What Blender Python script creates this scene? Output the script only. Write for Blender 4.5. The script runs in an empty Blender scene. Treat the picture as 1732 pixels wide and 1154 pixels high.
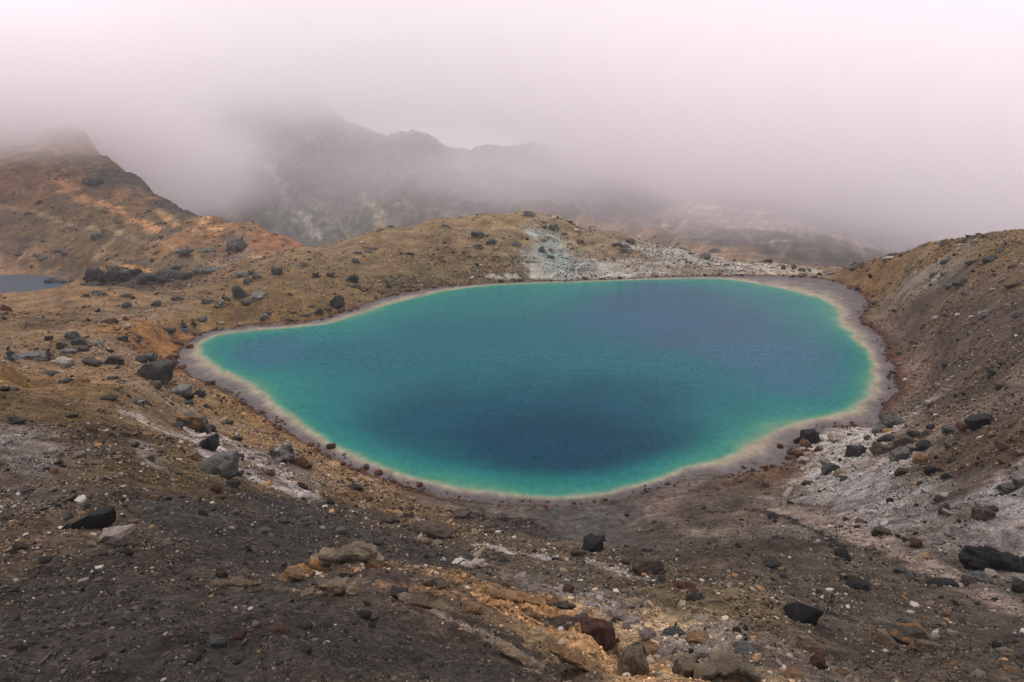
import bpy, math, random, time
import numpy as np
from mathutils import Vector, Matrix
T0 = time.time()
random.seed(7); RNG = np.random.default_rng(7)
sc = bpy.context.scene
COL = sc.collection
R = math.radians

# ------------------------------------------------------------------ camera
H = 20.0; FPX = 1155.0; PITCH = math.atan((577-260)/FPX)
cam_d = bpy.data.cameras.new('camera'); cam_d.sensor_width = 36; cam_d.lens = 36*FPX/1732
cam_d.clip_start = 0.1; cam_d.clip_end = 6000
cam = bpy.data.objects.new('camera', cam_d); COL.objects.link(cam)
cam.location = (0, 0, H); cam.rotation_euler = (math.pi/2-PITCH, 0, 0)
sc.camera = cam
CP, SP = math.cos(PITCH), math.sin(PITCH)
# ------------------------------------------------------------------ sky, sun, exposure
w = bpy.data.worlds.new('World'); sc.world = w; w.use_nodes = True
nt = w.node_tree; nt.nodes.clear()
SKY_H, SKY_Z = 1.05, 2.75
SUN_EL, SUN_AZ = R(58), R(-40)          # azimuth from +Y towards +X
out = nt.nodes.new('ShaderNodeOutputWorld')
sky = nt.nodes.new('ShaderNodeTexSky'); sky.sky_type = 'NISHITA'; sky.sun_disc = False
sky.sun_elevation = SUN_EL; sky.sun_rotation = SUN_AZ
b1 = nt.nodes.new('ShaderNodeBackground'); b1.inputs[1].default_value = 0.1
b2 = nt.nodes.new('ShaderNodeBackground'); b2.inputs[0].default_value = (0.80, 0.735, 0.785, 1); b2.inputs[1].default_value = 1.0
# overcast: the zenith is about three times as bright as the horizon
tcw = nt.nodes.new('ShaderNodeTexCoord'); sw = nt.nodes.new('ShaderNodeSeparateXYZ'); nt.links.new(tcw.outputs['Generated'], sw.inputs[0])
mw = nt.nodes.new('ShaderNodeMapRange'); mw.inputs[1].default_value = .5; mw.inputs[2].default_value = 1; mw.inputs[3].default_value = SKY_H; mw.inputs[4].default_value = SKY_Z
nt.links.new(sw.outputs[2], mw.inputs[0]); nt.links.new(mw.outputs[0], b2.inputs[1])
mx = nt.nodes.new('ShaderNodeMixShader'); mx.inputs[0].default_value = 0.96   # a closed overcast in front of the clear sky
nt.links.new(sky.outputs[0], b1.inputs[0]); nt.links.new(b1.outputs[0], mx.inputs[1]); nt.links.new(b2.outputs[0], mx.inputs[2])
nt.links.new(mx.outputs[0], out.inputs[0])
sl = bpy.data.lights.new('sun', 'SUN'); sl.energy = 1.5; sl.angle = R(12); sl.color = (1, .95, .9)
so = bpy.data.objects.new('sun', sl); COL.objects.link(so)
so.rotation_euler = Vector((-math.sin(SUN_AZ)*math.cos(SUN_EL), -math.cos(SUN_AZ)*math.cos(SUN_EL), -math.sin(SUN_EL))).to_track_quat('-Z', 'Y').to_euler()
so.location = (-60, 40, 150)
vs = sc.view_settings; vs.view_transform = 'Standard'; vs.look = 'None'; vs.exposure = 0.03; vs.gamma = 1.0; vs.use_curve_mapping = False
cy = sc.cycles
cy.use_denoising = True
cy.max_bounces = 26; cy.diffuse_bounces = 2; cy.glossy_bounces = 2; cy.volume_bounces = 24; cy.transparent_max_bounces = 8
cy.volume_max_steps = 96; cy.volume_step_rate = 1.0

# ------------------------------------------------------------------ maths helpers
def rays(px, py):
    px = np.asarray(px, float); py = np.asarray(py, float)
    x = (px-866)/FPX; y = (577-py)/FPX
    return x, CP+y*SP, -SP+y*CP                      # dx, dy, dz for one metre along the view axis
def unproj(px, py, k):
    dx, dy, dz = rays(px, py); return np.stack([dx*k, dy*k, H+dz*k], -1)
def on_level(px, py, z=0.0):
    dx, dy, dz = rays(px, py); k = (z-H)/dz; return np.stack([dx*k, dy*k], -1)
def hash2(ix, iy, s):
    h = (ix.astype(np.int64)*374761393 + iy.astype(np.int64)*668265263 + s*2147483647*31) & 0xffffffff
    h = ((h ^ (h >> 13))*1274126177) & 0xffffffff
    return (h ^ (h >> 16))
def noise2(x, y, s=0):
    x = np.asarray(x, np.float64); y = np.asarray(y, np.float64)
    ix = np.floor(x); iy = np.floor(y); fx = x-ix; fy = y-iy
    ux = fx*fx*fx*(fx*(fx*6-15)+10); uy = fy*fy*fy*(fy*(fy*6-15)+10)
    def g(a, b):
        h = hash2(ix+a, iy+b, s)*(2*math.pi/4294967296.0)
        return np.cos(h)*(fx-a)+np.sin(h)*(fy-b)
    n0 = g(0, 0)*(1-ux)+g(1, 0)*ux; n1 = g(0, 1)*(1-ux)+g(1, 1)*ux
    return (n0*(1-uy)+n1*uy)*1.5
def smooth(a, b, x):
    t = np.clip((x-a)/(b-a), 0, 1); return t*t*(3-2*t)
def sdist(P, poly):                                   # signed distance, negative inside
    x = P[:, 0]; y = P[:, 1]; d = np.full(len(P), 1e9); ins = np.zeros(len(P), bool)
    n = len(poly)
    for i in range(n):
        a = poly[i]; b = poly[(i+1) % n]; e = b-a
        wx = x-a[0]; wy = y-a[1]; t = np.clip((wx*e[0]+wy*e[1])/(e@e+1e-9), 0, 1)
        d = np.minimum(d, (wx-t*e[0])**2+(wy-t*e[1])**2)
        c = (a[1] > y) != (b[1] > y)
        if e[1] != 0: ins ^= c & (x < a[0]+e[0]*(y-a[1])/e[1])
    d = np.sqrt(d); return np.where(ins, -d, d)
def smooth_poly(p, n=3):                              # Chaikin
    for _ in range(n):
        q = np.roll(p, -1, 0); p = np.stack([p*.75+q*.25, p*.25+q*.75], 1).reshape(-1, 2)
    return p
def lin(c):
    c = np.asarray(c, float)/255.0
    return np.where(c <= .04045, c/12.92, ((c+.055)/1.055)**2.4)*.65*np.array([.975,1.02,.99])
def mesh_from(name, V, F, mat=None, smoothf=True):    # V (n,3); F (m,3) or (m,4)
    me = bpy.data.meshes.new(name); V = np.asarray(V, np.float32); F = np.asarray(F, np.int32); k = F.shape[1]
    me.vertices.add(len(V)); me.vertices.foreach_set('co', V.ravel())
    me.loops.add(F.size); me.loops.foreach_set('vertex_index', F.ravel())
    me.polygons.add(len(F)); me.polygons.foreach_set('loop_start', np.arange(0, F.size, k, dtype=np.int32))
    try: me.polygons.foreach_set('loop_total', np.full(len(F), k, np.int32))
    except Exception: pass
    me.polygons.foreach_set('use_smooth', np.full(len(F), smoothf))
    me.update(calc_edges=True); me.validate()
    if mat: me.materials.append(mat)
    return me
def set_col(me, c, name='Col'):
    a = me.color_attributes.new(name, 'FLOAT_COLOR', 'POINT')
    a.data.foreach_set('color', np.concatenate([c, np.ones((len(c), 1))], 1).astype(np.float32).ravel())
def link(name, me, parent=None, **props):
    o = bpy.data.objects.new(name, me); COL.objects.link(o)
    if parent: o.parent = parent
    for k, v in props.items(): o[k] = v
    return o

# ------------------------------------------------------------------ materials
def new_mat(name):
    m = bpy.data.materials.new(name); m.use_nodes = True; n = m.node_tree
    return m, n, n.nodes['Principled BSDF']
def nd(n, t, **kw):
    x = n.nodes.new(t)
    for k, v in kw.items():
        if k.startswith('i_'): x.inputs[k[2:].replace('_', ' ')].default_value = v
        else: setattr(x, k, v)
    return x
def ground_mat():
    m, n, p = new_mat('volcanic_ground'); L = n.links.new
    tc = nd(n, 'ShaderNodeTexCoord'); at = nd(n, 'ShaderNodeAttribute', attribute_name='Col')
    tot = None
    for sc_, det, amp in ((0.35, 7, .6), (2.6, 7, .9), (14.0, 5, .8)):
        nz = nd(n, 'ShaderNodeTexNoise'); nz.inputs['Scale'].default_value = sc_; nz.inputs['Detail'].default_value = det; nz.inputs['Roughness'].default_value = .68
        L(tc.outputs['Object'], nz.inputs['Vector'])
        mr = nd(n, 'ShaderNodeMapRange'); mr.inputs[1].default_value = .25; mr.inputs[2].default_value = .75; mr.inputs[3].default_value = 1-amp; mr.inputs[4].default_value = 1+amp
        L(nz.outputs['Fac'], mr.inputs[0])
        if tot is None: tot = mr.outputs[0]
        else:
            q = nd(n, 'ShaderNodeMath', operation='MULTIPLY'); L(tot, q.inputs[0]); L(mr.outputs[0], q.inputs[1]); tot = q.outputs[0]
    vm = nd(n, 'ShaderNodeVectorMath', operation='SCALE'); L(at.outputs['Color'], vm.inputs[0]); L(tot, vm.inputs['Scale'])
    L(vm.outputs[0], p.inputs['Base Color'])
    p.inputs['Roughness'].default_value = .92; p.inputs['Specular IOR Level'].default_value = .15
    nb = nd(n, 'ShaderNodeTexNoise'); nb.inputs['Scale'].default_value = 9; nb.inputs['Detail'].default_value = 7; nb.inputs['Roughness'].default_value = .7
    L(tc.outputs['Object'], nb.inputs['Vector'])
    bp = nd(n, 'ShaderNodeBump'); bp.inputs['Strength'].default_value = 1.0; bp.inputs['Distance'].default_value = .12
    L(nb.outputs['Fac'], bp.inputs['Height']); L(bp.outputs[0], p.inputs['Normal'])
    return m
def attr_mat(name, rough=.9):
    m, n, p = new_mat(name); at = nd(n, 'ShaderNodeAttribute', attribute_name='Col')
    n.links.new(at.outputs['Color'], p.inputs['Base Color']); p.inputs['Roughness'].default_value = rough; p.inputs['Specular IOR Level'].default_value = .2
    return m
def rock_mat(name, c1, c2, c3=None, scale=2.2, amt3=.62, rough=.85, foot=None):
    m, n, p = new_mat(name); L = n.links.new
    tc = nd(n, 'ShaderNodeTexCoord'); oi = nd(n, 'ShaderNodeObjectInfo')
    ad = nd(n, 'ShaderNodeVectorMath', operation='SCALE'); 
    cmb = nd(n, 'ShaderNodeCombineXYZ'); L(oi.outputs['Random'], cmb.inputs[0]); L(oi.outputs['Random'], cmb.inputs[2]); L(cmb.outputs[0], ad.inputs[0]); ad.inputs['Scale'].default_value = 37
    sm = nd(n, 'ShaderNodeVectorMath', operation='ADD'); L(tc.outputs['Object'], sm.inputs[0]); L(ad.outputs[0], sm.inputs[1])
    nz = nd(n, 'ShaderNodeTexNoise'); nz.inputs['Scale'].default_value = scale; nz.inputs['Detail'].default_value = 8; nz.inputs['Roughness'].default_value = .7
    L(sm.outputs[0], nz.inputs['Vector'])
    cr = nd(n, 'ShaderNodeValToRGB'); e = cr.color_ramp.elements
    e[0].position = .40; e[0].color = (*(lin(c1)), 1); e[1].position = .60; e[1].color = (*(lin(c2)), 1)
    L(nz.outputs['Fac'], cr.inputs[0]); colr = cr.outputs[0]
    if c3 is not None:
        n2 = nd(n, 'ShaderNodeTexNoise'); n2.inputs['Scale'].default_value = scale*.6; n2.inputs['Detail'].default_value = 5
        L(sm.outputs[0], n2.inputs['Vector'])
        mr = nd(n, 'ShaderNodeMapRange'); mr.inputs[1].default_value = amt3-.05; mr.inputs[2].default_value = amt3+.06; L(n2.outputs['Fac'], mr.inputs[0])
        mxx = nd(n, 'ShaderNodeMix', data_type='RGBA'); L(mr.outputs[0], mxx.inputs[0]); L(colr, mxx.inputs[6]); mxx.inputs[7].default_value = (*(lin(c3)), 1); colr = mxx.outputs[2]
    if foot is not None:                               # iron stain round the foot
        sz = nd(n, 'ShaderNodeSeparateXYZ'); L(tc.outputs['Generated'], sz.inputs[0])
        n3 = nd(n, 'ShaderNodeTexNoise'); n3.inputs['Scale'].default_value = scale*1.5; n3.inputs['Detail'].default_value = 4; L(sm.outputs[0], n3.inputs['Vector'])
        a3 = nd(n, 'ShaderNodeMath', operation='MULTIPLY_ADD'); L(n3.outputs['Fac'], a3.inputs[0]); a3.inputs[1].default_value = -.9; a3.inputs[2].default_value = .45
        s3 = nd(n, 'ShaderNodeMath', operation='ADD'); L(sz.outputs[2], s3.inputs[0]); L(a3.outputs[0], s3.inputs[1])
        m3 = nd(n, 'ShaderNodeMapRange'); m3.inputs[1].default_value = .34; m3.inputs[2].default_value = .5; m3.inputs[3].default_value = .9; m3.inputs[4].default_value = 0; L(s3.outputs[0], m3.inputs[0])
        x3 = nd(n, 'ShaderNodeMix', data_type='RGBA'); L(m3.outputs[0], x3.inputs[0]); L(colr, x3.inputs[6]); x3.inputs[7].default_value = (*(lin(foot)), 1); colr = x3.outputs[2]
    vr = nd(n, 'ShaderNodeMapRange'); vr.inputs[3].default_value = .75; vr.inputs[4].default_value = 1.3; L(oi.outputs['Random'], vr.inputs[0])
    vm = nd(n, 'ShaderNodeVectorMath', operation='SCALE'); L(colr, vm.inputs[0]); L(vr.outputs[0], vm.inputs['Scale']); L(vm.outputs[0], p.inputs['Base Color'])
    p.inputs['Roughness'].default_value = rough; p.inputs['Specular IOR Level'].default_value = .3
    nb = nd(n, 'ShaderNodeTexNoise'); nb.inputs['Scale'].default_value = scale*3; nb.inputs['Detail'].default_value = 8; nb.inputs['Roughness'].default_value = .72
    L(sm.outputs[0], nb.inputs['Vector'])
    bp = nd(n, 'ShaderNodeBump'); bp.inputs['Strength'].default_value = 1.0; bp.inputs['Distance'].default_value = .22
    L(nb.outputs['Fac'], bp.inputs['Height']); L(bp.outputs[0], p.inputs['Normal'])
    return m
def plain(name, c, rough=.8):
    m, n, p = new_mat(name)
    nz = nd(n, 'ShaderNodeTexNoise'); nz.inputs['Scale'].default_value = 14; nz.inputs['Detail'].default_value = 4
    cr = nd(n, 'ShaderNodeValToRGB'); l = lin(c); cr.color_ramp.elements[0].color = (*(l*.75), 1); cr.color_ramp.elements[1].color = (*(l*1.25), 1)
    n.links.new(nz.outputs['Fac'], cr.inputs[0]); n.links.new(cr.outputs[0], p.inputs['Base Color']); p.inputs['Roughness'].default_value = rough
    return m
RM = {
 'K': rock_mat('black_lava_rock', (22,22,23), (48,47,46)),
 'D': rock_mat('dark_rock', (48,47,46), (82,79,74)),
 'G': rock_mat('grey_green_rock', (58,62,60), (112,114,108)),
 'N': rock_mat('grey_rock', (88,86,84), (142,138,132)),
 'B': rock_mat('brown_rock', (66,54,46), (112,94,78)),
 'R': rock_mat('rusty_rock', (70,40,30), (128,82,58)),
 'O': rock_mat('ochre_rock', (138,100,68), (192,152,112)),
 'T': rock_mat('tan_rock', (128,108,88), (180,155,128), (120,84,56)),
 'P': rock_mat('pale_rock', (160,142,130), (208,192,180), (120,104,96)),
 'W': rock_mat('white_rock', (190,180,174), (228,220,214)),
 'M': rock_mat('mixed_pale_and_dark_rock', (70,68,66), (98,94,88), (186,176,168), amt3=.55),
 'A': rock_mat('weathered_rock', (120,104,84), (176,156,130), (50,48,46), scale=1.6, amt3=.56, foot=(190,136,80)),
 'X': rock_mat('ochre_and_dark_rock', (70,66,60), (104,96,84), (172,124,76), amt3=.54),
}

# ------------------------------------------------------------------ lake outlines (traced at water level)
OUT = [(297,612),(301,598),(312,586),(318,580),(340,565),(375,557),(420,551),(480,549),(525,545),(560,535),(600,522),(650,504),(700,492),(760,484),(830,479),(900,476),(980,474),(1060,471),(1130,468),(1200,467),(1270,467),(1340,468),(1395,472),(1430,482),(1458,497),(1469,515),(1462,528),(1449,538),(1466,551),(1490,568),(1500,592),(1498,608),(1515,622),(1507,640),(1520,656),(1519,665),(1495,679),(1489,688),(1491,704),(1482,717),(1469,722),(1456,721),(1425,720),(1397,721),(1386,730),(1357,737),(1346,756),(1331,768),(1345,782),(1316,787),(1280,795),(1240,802),(1200,801),(1150,812),(1100,828),(1060,841),(1010,851),(960,856),(910,856),(860,853),(820,850),(785,846),(750,839),(700,826),(655,810),(620,799),(585,785),(555,768),(520,748),(480,725),(430,692),(390,664),(350,646),(318,633)]
INN = [(336,590),(343,578),(365,567),(420,559),(480,556),(550,549),(590,537),(640,520),(700,503),(790,485),(900,479),(1000,476),(1100,473),(1200,470),(1260,476),(1320,487),(1370,500),(1408,515),(1418,530),(1418,548),(1436,568),(1458,588),(1474,610),(1476,640),(1470,662),(1455,682),(1420,698),(1380,706),(1330,719),(1280,745),(1230,770),(1150,794),(1080,820),(1020,834),(960,841),(870,838),(780,826),(700,808),(640,787),(590,766),(540,735),(490,700),(450,665),(400,635),(355,612)]
P_OUT = smooth_poly(on_level(*np.array(OUT, float).T), 2)
P_INN = smooth_poly(on_level(*np.array(INN, float).T), 3)
Z2 = -12.0
LK2 = [(-330,468),(-200,461),(-80,462),(0,466),(45,464),(85,468),(112,474),(122,481),(110,487),(60,492),(-60,500),(-330,505)]
P_LK2 = smooth_poly(on_level(*np.array(LK2, float).T, Z2), 2)

# ------------------------------------------------------------------ terrain control points
# (px, py, k): a visible surface point of the photograph and its distance along the view axis
CT = []
def row(py, ks, xs=(-150,0,200,400,600,800,1000,1200,1400,1600,1732,1900)):
    for x, k in zip(xs, ks):
        if k: CT.append((x, py, k))
row(1154, (4.6,4.6,4.6,4.6,4.7,5,5.5,6,7,7.6,8,8.6))
row(1080, (6,6,6,6,6.2,7,8.2,9,10,10.8,11.3,12))
row(1010, (8,8,8,8.1,8.3,None,12.2,13.5,14.8,16,16.6,17.5))
row(940, (11,11,11.3,12,14,17.5,20,21,21.5,21,21,21))
row(880, (14,14,14.2,17.5,23,31,None,34,30,24,22,21))
row(800, (18,18,19.5,27,None,None,None,None,40,30,25,23))
row(730, (22,22.5,26,39.5,None,None,None,None,None,36,28.5,26), (-150,0,200,400,600,800,1000,1200,1400,1600,1732,1900))
CT += [(0,660,28.5),(-150,650,27),(130,670,31),(0,612,35),(-150,590,33),(100,632,37),(200,660,35.5),(250,650,42),(300,680,46),(340,665,52),(320,720,38),(280,640,52)]
CT += [(560,830,33),(470,790,33.5),(700,870,32),(640,830,37),(500,760,41),(820,900,27),(900,915,27.5),(1000,925,26),(1100,915,30),(1150,860,38),(1250,830,41),(1300,880,32),(1350,830,38.5)]
CT += [(960,891,37.7),(1060,888,37.9),(1000,870,39),(900,868,39.2),(1080,866,39.3),(840,858,40)]
# ledge in the foreground: edge and the sunken strip behind it
CT += [(300,985,8.9),(420,988,9.0),(520,990,9.0),(620,990,9.0),(700,992,9.0),(800,1035,7.9),(880,1090,7.0),(950,1150,6.2)]
CT += [(300,972,10.6),(420,970,11),(520,972,11.2),(620,976,11.4),(700,978,11.6),(820,1000,11.6),(940,1060,9.8),(1050,1125,8.6)]
# bench left of the lake
CT += [(0,596,52),(60,600,55),(150,600,56),(230,602,60),(0,560,63),(120,565,63),(220,565,66),(0,520,78),(120,522,78),(220,525,80),(0,494,89),(110,489,93),(200,489,97),(280,492,98),(340,482,101),(300,520,85),(290,560,72),(380,530,82),(400,500,93),(460,520,84),(-150,520,80),(-150,500,88),(-150,600,50)]
# hump behind the lake
CT += [(400,458,110),(430,450,112),(500,417,121),(500,470,100),(560,490,95),(560,440,112),(600,402,127),(650,386,131),(650,440,115),(740,371,135),(740,430,120),(820,364,137),(820,420,124),(890,364,137),(890,420,124),(950,373,137),(950,420,127),(1050,396,135),(1050,430,127),(1150,424,131),(1150,445,126),(1250,445,126),(1350,458,119),(1400,464,116)]
# right hill
CT += [(1440,452,111),(1500,431,105),(1560,416,100),(1600,406,95),(1660,398,88),(1732,387,80),(1900,370,72),(1500,470,97),(1600,450,80),(1732,450,62),(1900,450,55),(1520,510,84),(1600,520,66),(1732,520,49),(1900,520,42),(1540,580,68),(1600,600,53),(1732,600,38.5),(1900,600,34),(1550,650,56),(1640,660,43),(1732,660,33.5),(1900,660,29),(1520,700,50),(1500,740,43),(1420,760,43)]
# far left hillside
CT += [(0,458,190),(60,455,188),(110,462,180),(140,478,160),(200,486,140),(280,482,136),(200,462,155),(280,462,152),(340,455,148),(-150,455,200),
 (0,430,198),(100,430,192),(200,430,182),(300,430,166),(360,445,150),(0,380,212),(100,380,208),(200,390,196),(300,400,180),(400,425,162),
 (0,320,235),(100,320,232),(180,340,222),(260,360,207),(0,250,270),(60,250,268),(120,270,262),(0,206,305),(85,200,330),(20,192,325),(-150,170,320),(-150,300,250),(-300,120,330),
 (150,232,300),(200,285,268),(240,310,248),(290,345,228),(330,368,216),(380,380,202),(430,386,188),(470,400,176),(502,411,165),(430,420,160),(455,432,150)]
# far mountain and valley
CT += [(300,330,420),(420,380,400),(560,380,420),(700,350,450),(370,148,680),(300,190,660),(440,172,690),(510,160,690),(560,185,660),(590,215,640),(680,235,650),(740,246,650),(800,290,640),(880,300,660),(450,260,560),(600,290,540),(700,300,540),(1000,300,700),(1150,290,720),(1300,320,640),(1400,360,560),(900,350,480),(1100,385,430),(1250,370,520),(1250,410,380),(1350,430,330),(1450,420,420),(1600,410,520),(1800,400,600),(2000,380,600),(200,190,700),(60,210,720),(-200,190,720)]
CV, CZ = [], []
for px, py, k in CT:
    dx, dy, dz = rays(px, py); h = math.hypot(dx, dy); CV.append((math.atan2(dx, dy), math.log(h*k))); CZ.append(dz/h)
def hid(px, d, z):                                    # a ground point the ridges hide: column, distance, height
    dx, dy, _ = rays(px, 400); CV.append((math.atan2(dx, dy), math.log(d))); CZ.append((z-H)/d)
for px, d, z in [(0,110,-1),(100,120,-4),(200,118,-3.5),(-150,115,-2),(300,120,-3),(0,135,-8),(100,140,-9),(-150,150,-11),(0,42,7.5),(100,45,6),(-150,42,7.5),(200,42,7.2),
        (500,150,-2),(500,210,-18),(500,300,-38),(650,160,0),(650,220,-20),(820,165,3),(820,230,-20),(820,330,-40),(1000,165,0),(1000,230,-20),(1150,160,-3),(1150,240,-25),(1300,150,-5),(1300,240,-28),(1420,140,-4),(1420,220,-25),
        (1550,130,0),(1550,220,-25),(1700,120,4),(1700,220,-22),(1900,120,5),(1900,250,-25),(190,400,0),(240,345,-10),(150,470,6),(60,500,14),(290,310,-15),(330,290,-16),(430,240,-20),(330,330,-35),(430,330,-38),(-150,520,20),(85,450,14),(85,600,5),
        *[(px_, 950, 30) for px_ in range(-200, 2001, 275)],*[(px_, 1200, 0) for px_ in range(-200, 2001, 440)],*[(px_, 1500, -30) for px_ in range(-200, 2001, 275)]]: hid(px, d, z)
for i in range(0, len(OUT)):
    q = on_level(*OUT[i]); d = math.hypot(*q); CV.append((math.atan2(*q), math.log(d))); CZ.append((0.0-H)/d)
for q in P_LK2[::6]:
    d = math.hypot(*q); CV.append((math.atan2(*q), math.log(d))); CZ.append((Z2-H)/d)
for a in (-60, -45, -30, -15, 0, 15, 30, 45, 60):      # round the photographer's feet
    CV.append((R(a), math.log(1.6))); CZ.append(-1.65/1.6)
    CV.append((R(a), math.log(2.8))); CZ.append(-2.45/2.8)
CV = np.array(CV); CZ = np.array(CZ); CV[:, 0] *= 3.0
NV, NU = 1250, 1400
U = np.linspace(R(-58), R(58), NU); V = np.linspace(math.log(1.3), math.log(1500), NV)
def rbf_fit(X, f, c=.03):
    D = np.sqrt(((X[:, None]-X[None])**2).sum(-1)+c*c); n = len(X)
    P = np.concatenate([np.ones((n, 1)), X], 1)
    A = np.block([[D+np.eye(n)*-.0012, P], [P.T, np.zeros((3, 3))]])
    return np.linalg.solve(A, np.concatenate([f, np.zeros(3)]))
W = rbf_fit(CV, CZ)
def rbf_eval(u, v, c=.03):
    o = np.empty(len(u)); n = len(CV)
    for s in range(0, len(u), 20000):
        a = u[s:s+20000]*3.0; b = v[s:s+20000]
        D = np.sqrt((a[:, None]-CV[None, :, 0])**2+(b[:, None]-CV[None, :, 1])**2+c*c)
        o[s:s+20000] = D@W[:n]+W[n]+W[n+1]*a+W[n+2]*b
    return o
# coarse fit, then bilinear to the full sheet
cu = np.linspace(U[0], U[-1], 351); cv = np.linspace(V[0], V[-1], 420)
gu, gv = np.meshgrid(cu, cv); TC = rbf_eval(gu.ravel(), gv.ravel()).reshape(gu.shape)
def bil(G, fu, fv):                                   # sample grid G[v,u(,c)] at fractional indices
    fu = np.clip(fu, 0, G.shape[1]-1.001); fv = np.clip(fv, 0, G.shape[0]-1.001)
    i = fu.astype(int); j = fv.astype(int); a = fu-i; b = fv-j
    if G.ndim == 3: a = a[..., None]; b = b[..., None]
    return (G[j, i]*(1-a)+G[j, i+1]*a)*(1-b)+(G[j+1, i]*(1-a)+G[j+1, i+1]*a)*b
GU, GV = np.meshgrid(U, V)
T = bil(TC, (GU-cu[0])/(cu[1]-cu[0]), (GV-cv[0])/(cv[1]-cv[0]))
D = np.exp(GV); X = D*np.sin(GU); Y = D*np.cos(GU); Z = H+D*T
# ---- relief
dv = V[1]-V[0]
def band(lam): return np.clip(lam/(3.2*D*dv)-.6, 0, 1)
farw = smooth(260, 420, D)
leftw = smooth(140, 200, D)*(1-farw)
rel = np.zeros_like(Z)
for lam, amp in ((9, .30), (4.2, .2), (2.0, .13), (.95, .10), (.45, .06), (.2, .034), (.09, .016)):
    b = band(lam)
    n_ = noise2(X/lam+3.1, Y/lam+7.7, int(lam*100))
    rel += amp*b*n_
rel *= (1+2.2*leftw)
# gullied mountain: ridged noise, stretched down the slope
rid = np.zeros_like(Z)
msk = farw > 0
xm = X[msk]; ym = Y[msk]; r = np.zeros_like(xm)
wx = noise2(xm/120, ym/120, 5)*26
for lam, amp in ((85, 14), (40, 8), (19, 6.5), (9, 4.2), (5, 2.4)):
    r += amp*(1-2*np.abs(noise2((xm+wx+ym*.25)/lam, (ym*.42+wx)/lam, int(lam)+77)))*.6
rid[msk] = (r-9)*farw[msk]*(.28+.72*(1-smooth(20, 140, xm)))
msk = leftw > 0; xm = X[msk]; ym = Y[msk]
r = 1.3*(.5-np.abs(noise2((xm+ym*.3)/16, (ym-xm*.4)/34, 91)))+2.0*np.maximum(0, noise2(xm/13, ym/13, 92)-.28)+.6*np.maximum(0, noise2(xm/4, ym/4, 93)-.2)
rid[msk] += r*leftw[msk]*1.1
# bedded ledges of ochre rock in the foreground, running down to the right
ca, sa = math.cos(R(-38)), math.sin(R(-38))
dxl = X*ca+Y*sa; dyl = -X*sa+Y*ca
bp = [unproj(x, y, k) for x, y, k in ((640,990,10.5),(800,1010,11),(930,1070,9.6),(1060,1120,8.6),(1200,1154,8))]
def pl_dist(P, pts):
    d = np.full(len(P), 1e9)
    for a, b in zip(pts[:-1], pts[1:]):
        e = b-a; t = np.clip(((P-a)@e)/(e@e+1e-9), 0, 1); d = np.minimum(d, np.hypot(*(P-a-t[:, None]*e).T))
    return d
near = D < 24; PN = np.stack([X[near], Y[near]], 1)
lb = np.exp(-(pl_dist(PN, np.array(bp)[:, :2])/1.5)**2)
st = noise2(dxl[near]/1.6, dyl[near]/.24, 201)*.5+noise2(dxl[near]/.7, dyl[near]/.10, 202)*.3
st = np.round(st*5)/5*.6+st*.4
rel[near] += lb*st*.24; STRIP = np.array(bp)[:, :2]
# ---- shore and lake bed
P2 = np.stack([X.ravel(), Y.ravel()], 1); ZF = (Z+rel+rid).ravel()
bx = (P2[:, 0] > P_OUT[:, 0].min()-14) & (P2[:, 0] < P_OUT[:, 0].max()+14) & (P2[:, 1] > P_OUT[:, 1].min()-10) & (P2[:, 1] < P_OUT[:, 1].max()+12)
S1 = np.full(len(P2), 99.0); S1[bx] = sdist(P2[bx], P_OUT)
wob = np.zeros(len(P2)); wob[bx] = .22*noise2(P2[bx, 0]/1.6, P2[bx, 1]/1.6, 31)+.14*noise2(P2[bx, 0]/.6, P2[bx, 1]/.6, 32)
S = S1+wob
m_ = (S > 0) & (S < 60)
sh = .14*S+rel.ravel()*.4*smooth(0, 2, S)
tt = smooth(0, 4.5, S)
ZF = np.where(m_, np.maximum(sh*(1-tt)+ZF*tt, np.minimum(.03+.07*S, .5)*(S < 12)+(S >= 12)*-99), ZF)
ZF = np.where(S <= 0, -np.minimum(.35*-S+.02, 1.5), ZF)
b2_ = (P2[:, 0] < P_LK2[:, 0].max()+12) & (P2[:, 1] > P_LK2[:, 1].min()-12) & (P2[:, 1] < P_LK2[:, 1].max()+12)
S2 = np.full(len(P2), 99.0); S2[b2_] = sdist(P2[b2_], P_LK2)
tt = smooth(0, 8, S2)
ZF = np.where((S2 > 0) & (S2 < 12), np.maximum((Z2+.1*S2)*(1-tt)+ZF*tt, Z2+.05+.05*S2), ZF)
ZF = np.where(S2 <= 0, Z2-np.minimum(.3*-S2+.05, 2), ZF)
Z = ZF.reshape(D.shape); S1g = S1.reshape(D.shape); S2g = S2.reshape(D.shape)
TG = (Z-H)/D
print('terrain', round(time.time()-T0, 1))
TMAX = np.maximum.accumulate(TG, 0)
def pick(px, py):                                     # first ground point along the ray of a photograph pixel
    dx, dy, dz = rays(px, py); h = math.hypot(dx, dy); a = math.atan2(dx, dy); t = dz/h
    i = int(np.clip(round((a-U[0])/(U[1]-U[0])), 0, NU-1)); col = TMAX[:, i]
    j = int(np.searchsorted(col, t))
    if j >= NV: j = int(np.argmax(TG[:, i]))
    d = math.exp(V[min(j, NV-1)]); k = d/h
    if t < 0 and S1g[min(j, NV-1), i] < 0.6: k = min(k, -H/dz)
    return k
def z_at(x, y):
    d = math.hypot(x, y); a = math.atan2(x, y)
    return float(bil(Z, np.array([(a-U[0])/(U[1]-U[0])]), np.array([(math.log(d)-V[0])/dv]))[0])

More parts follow.
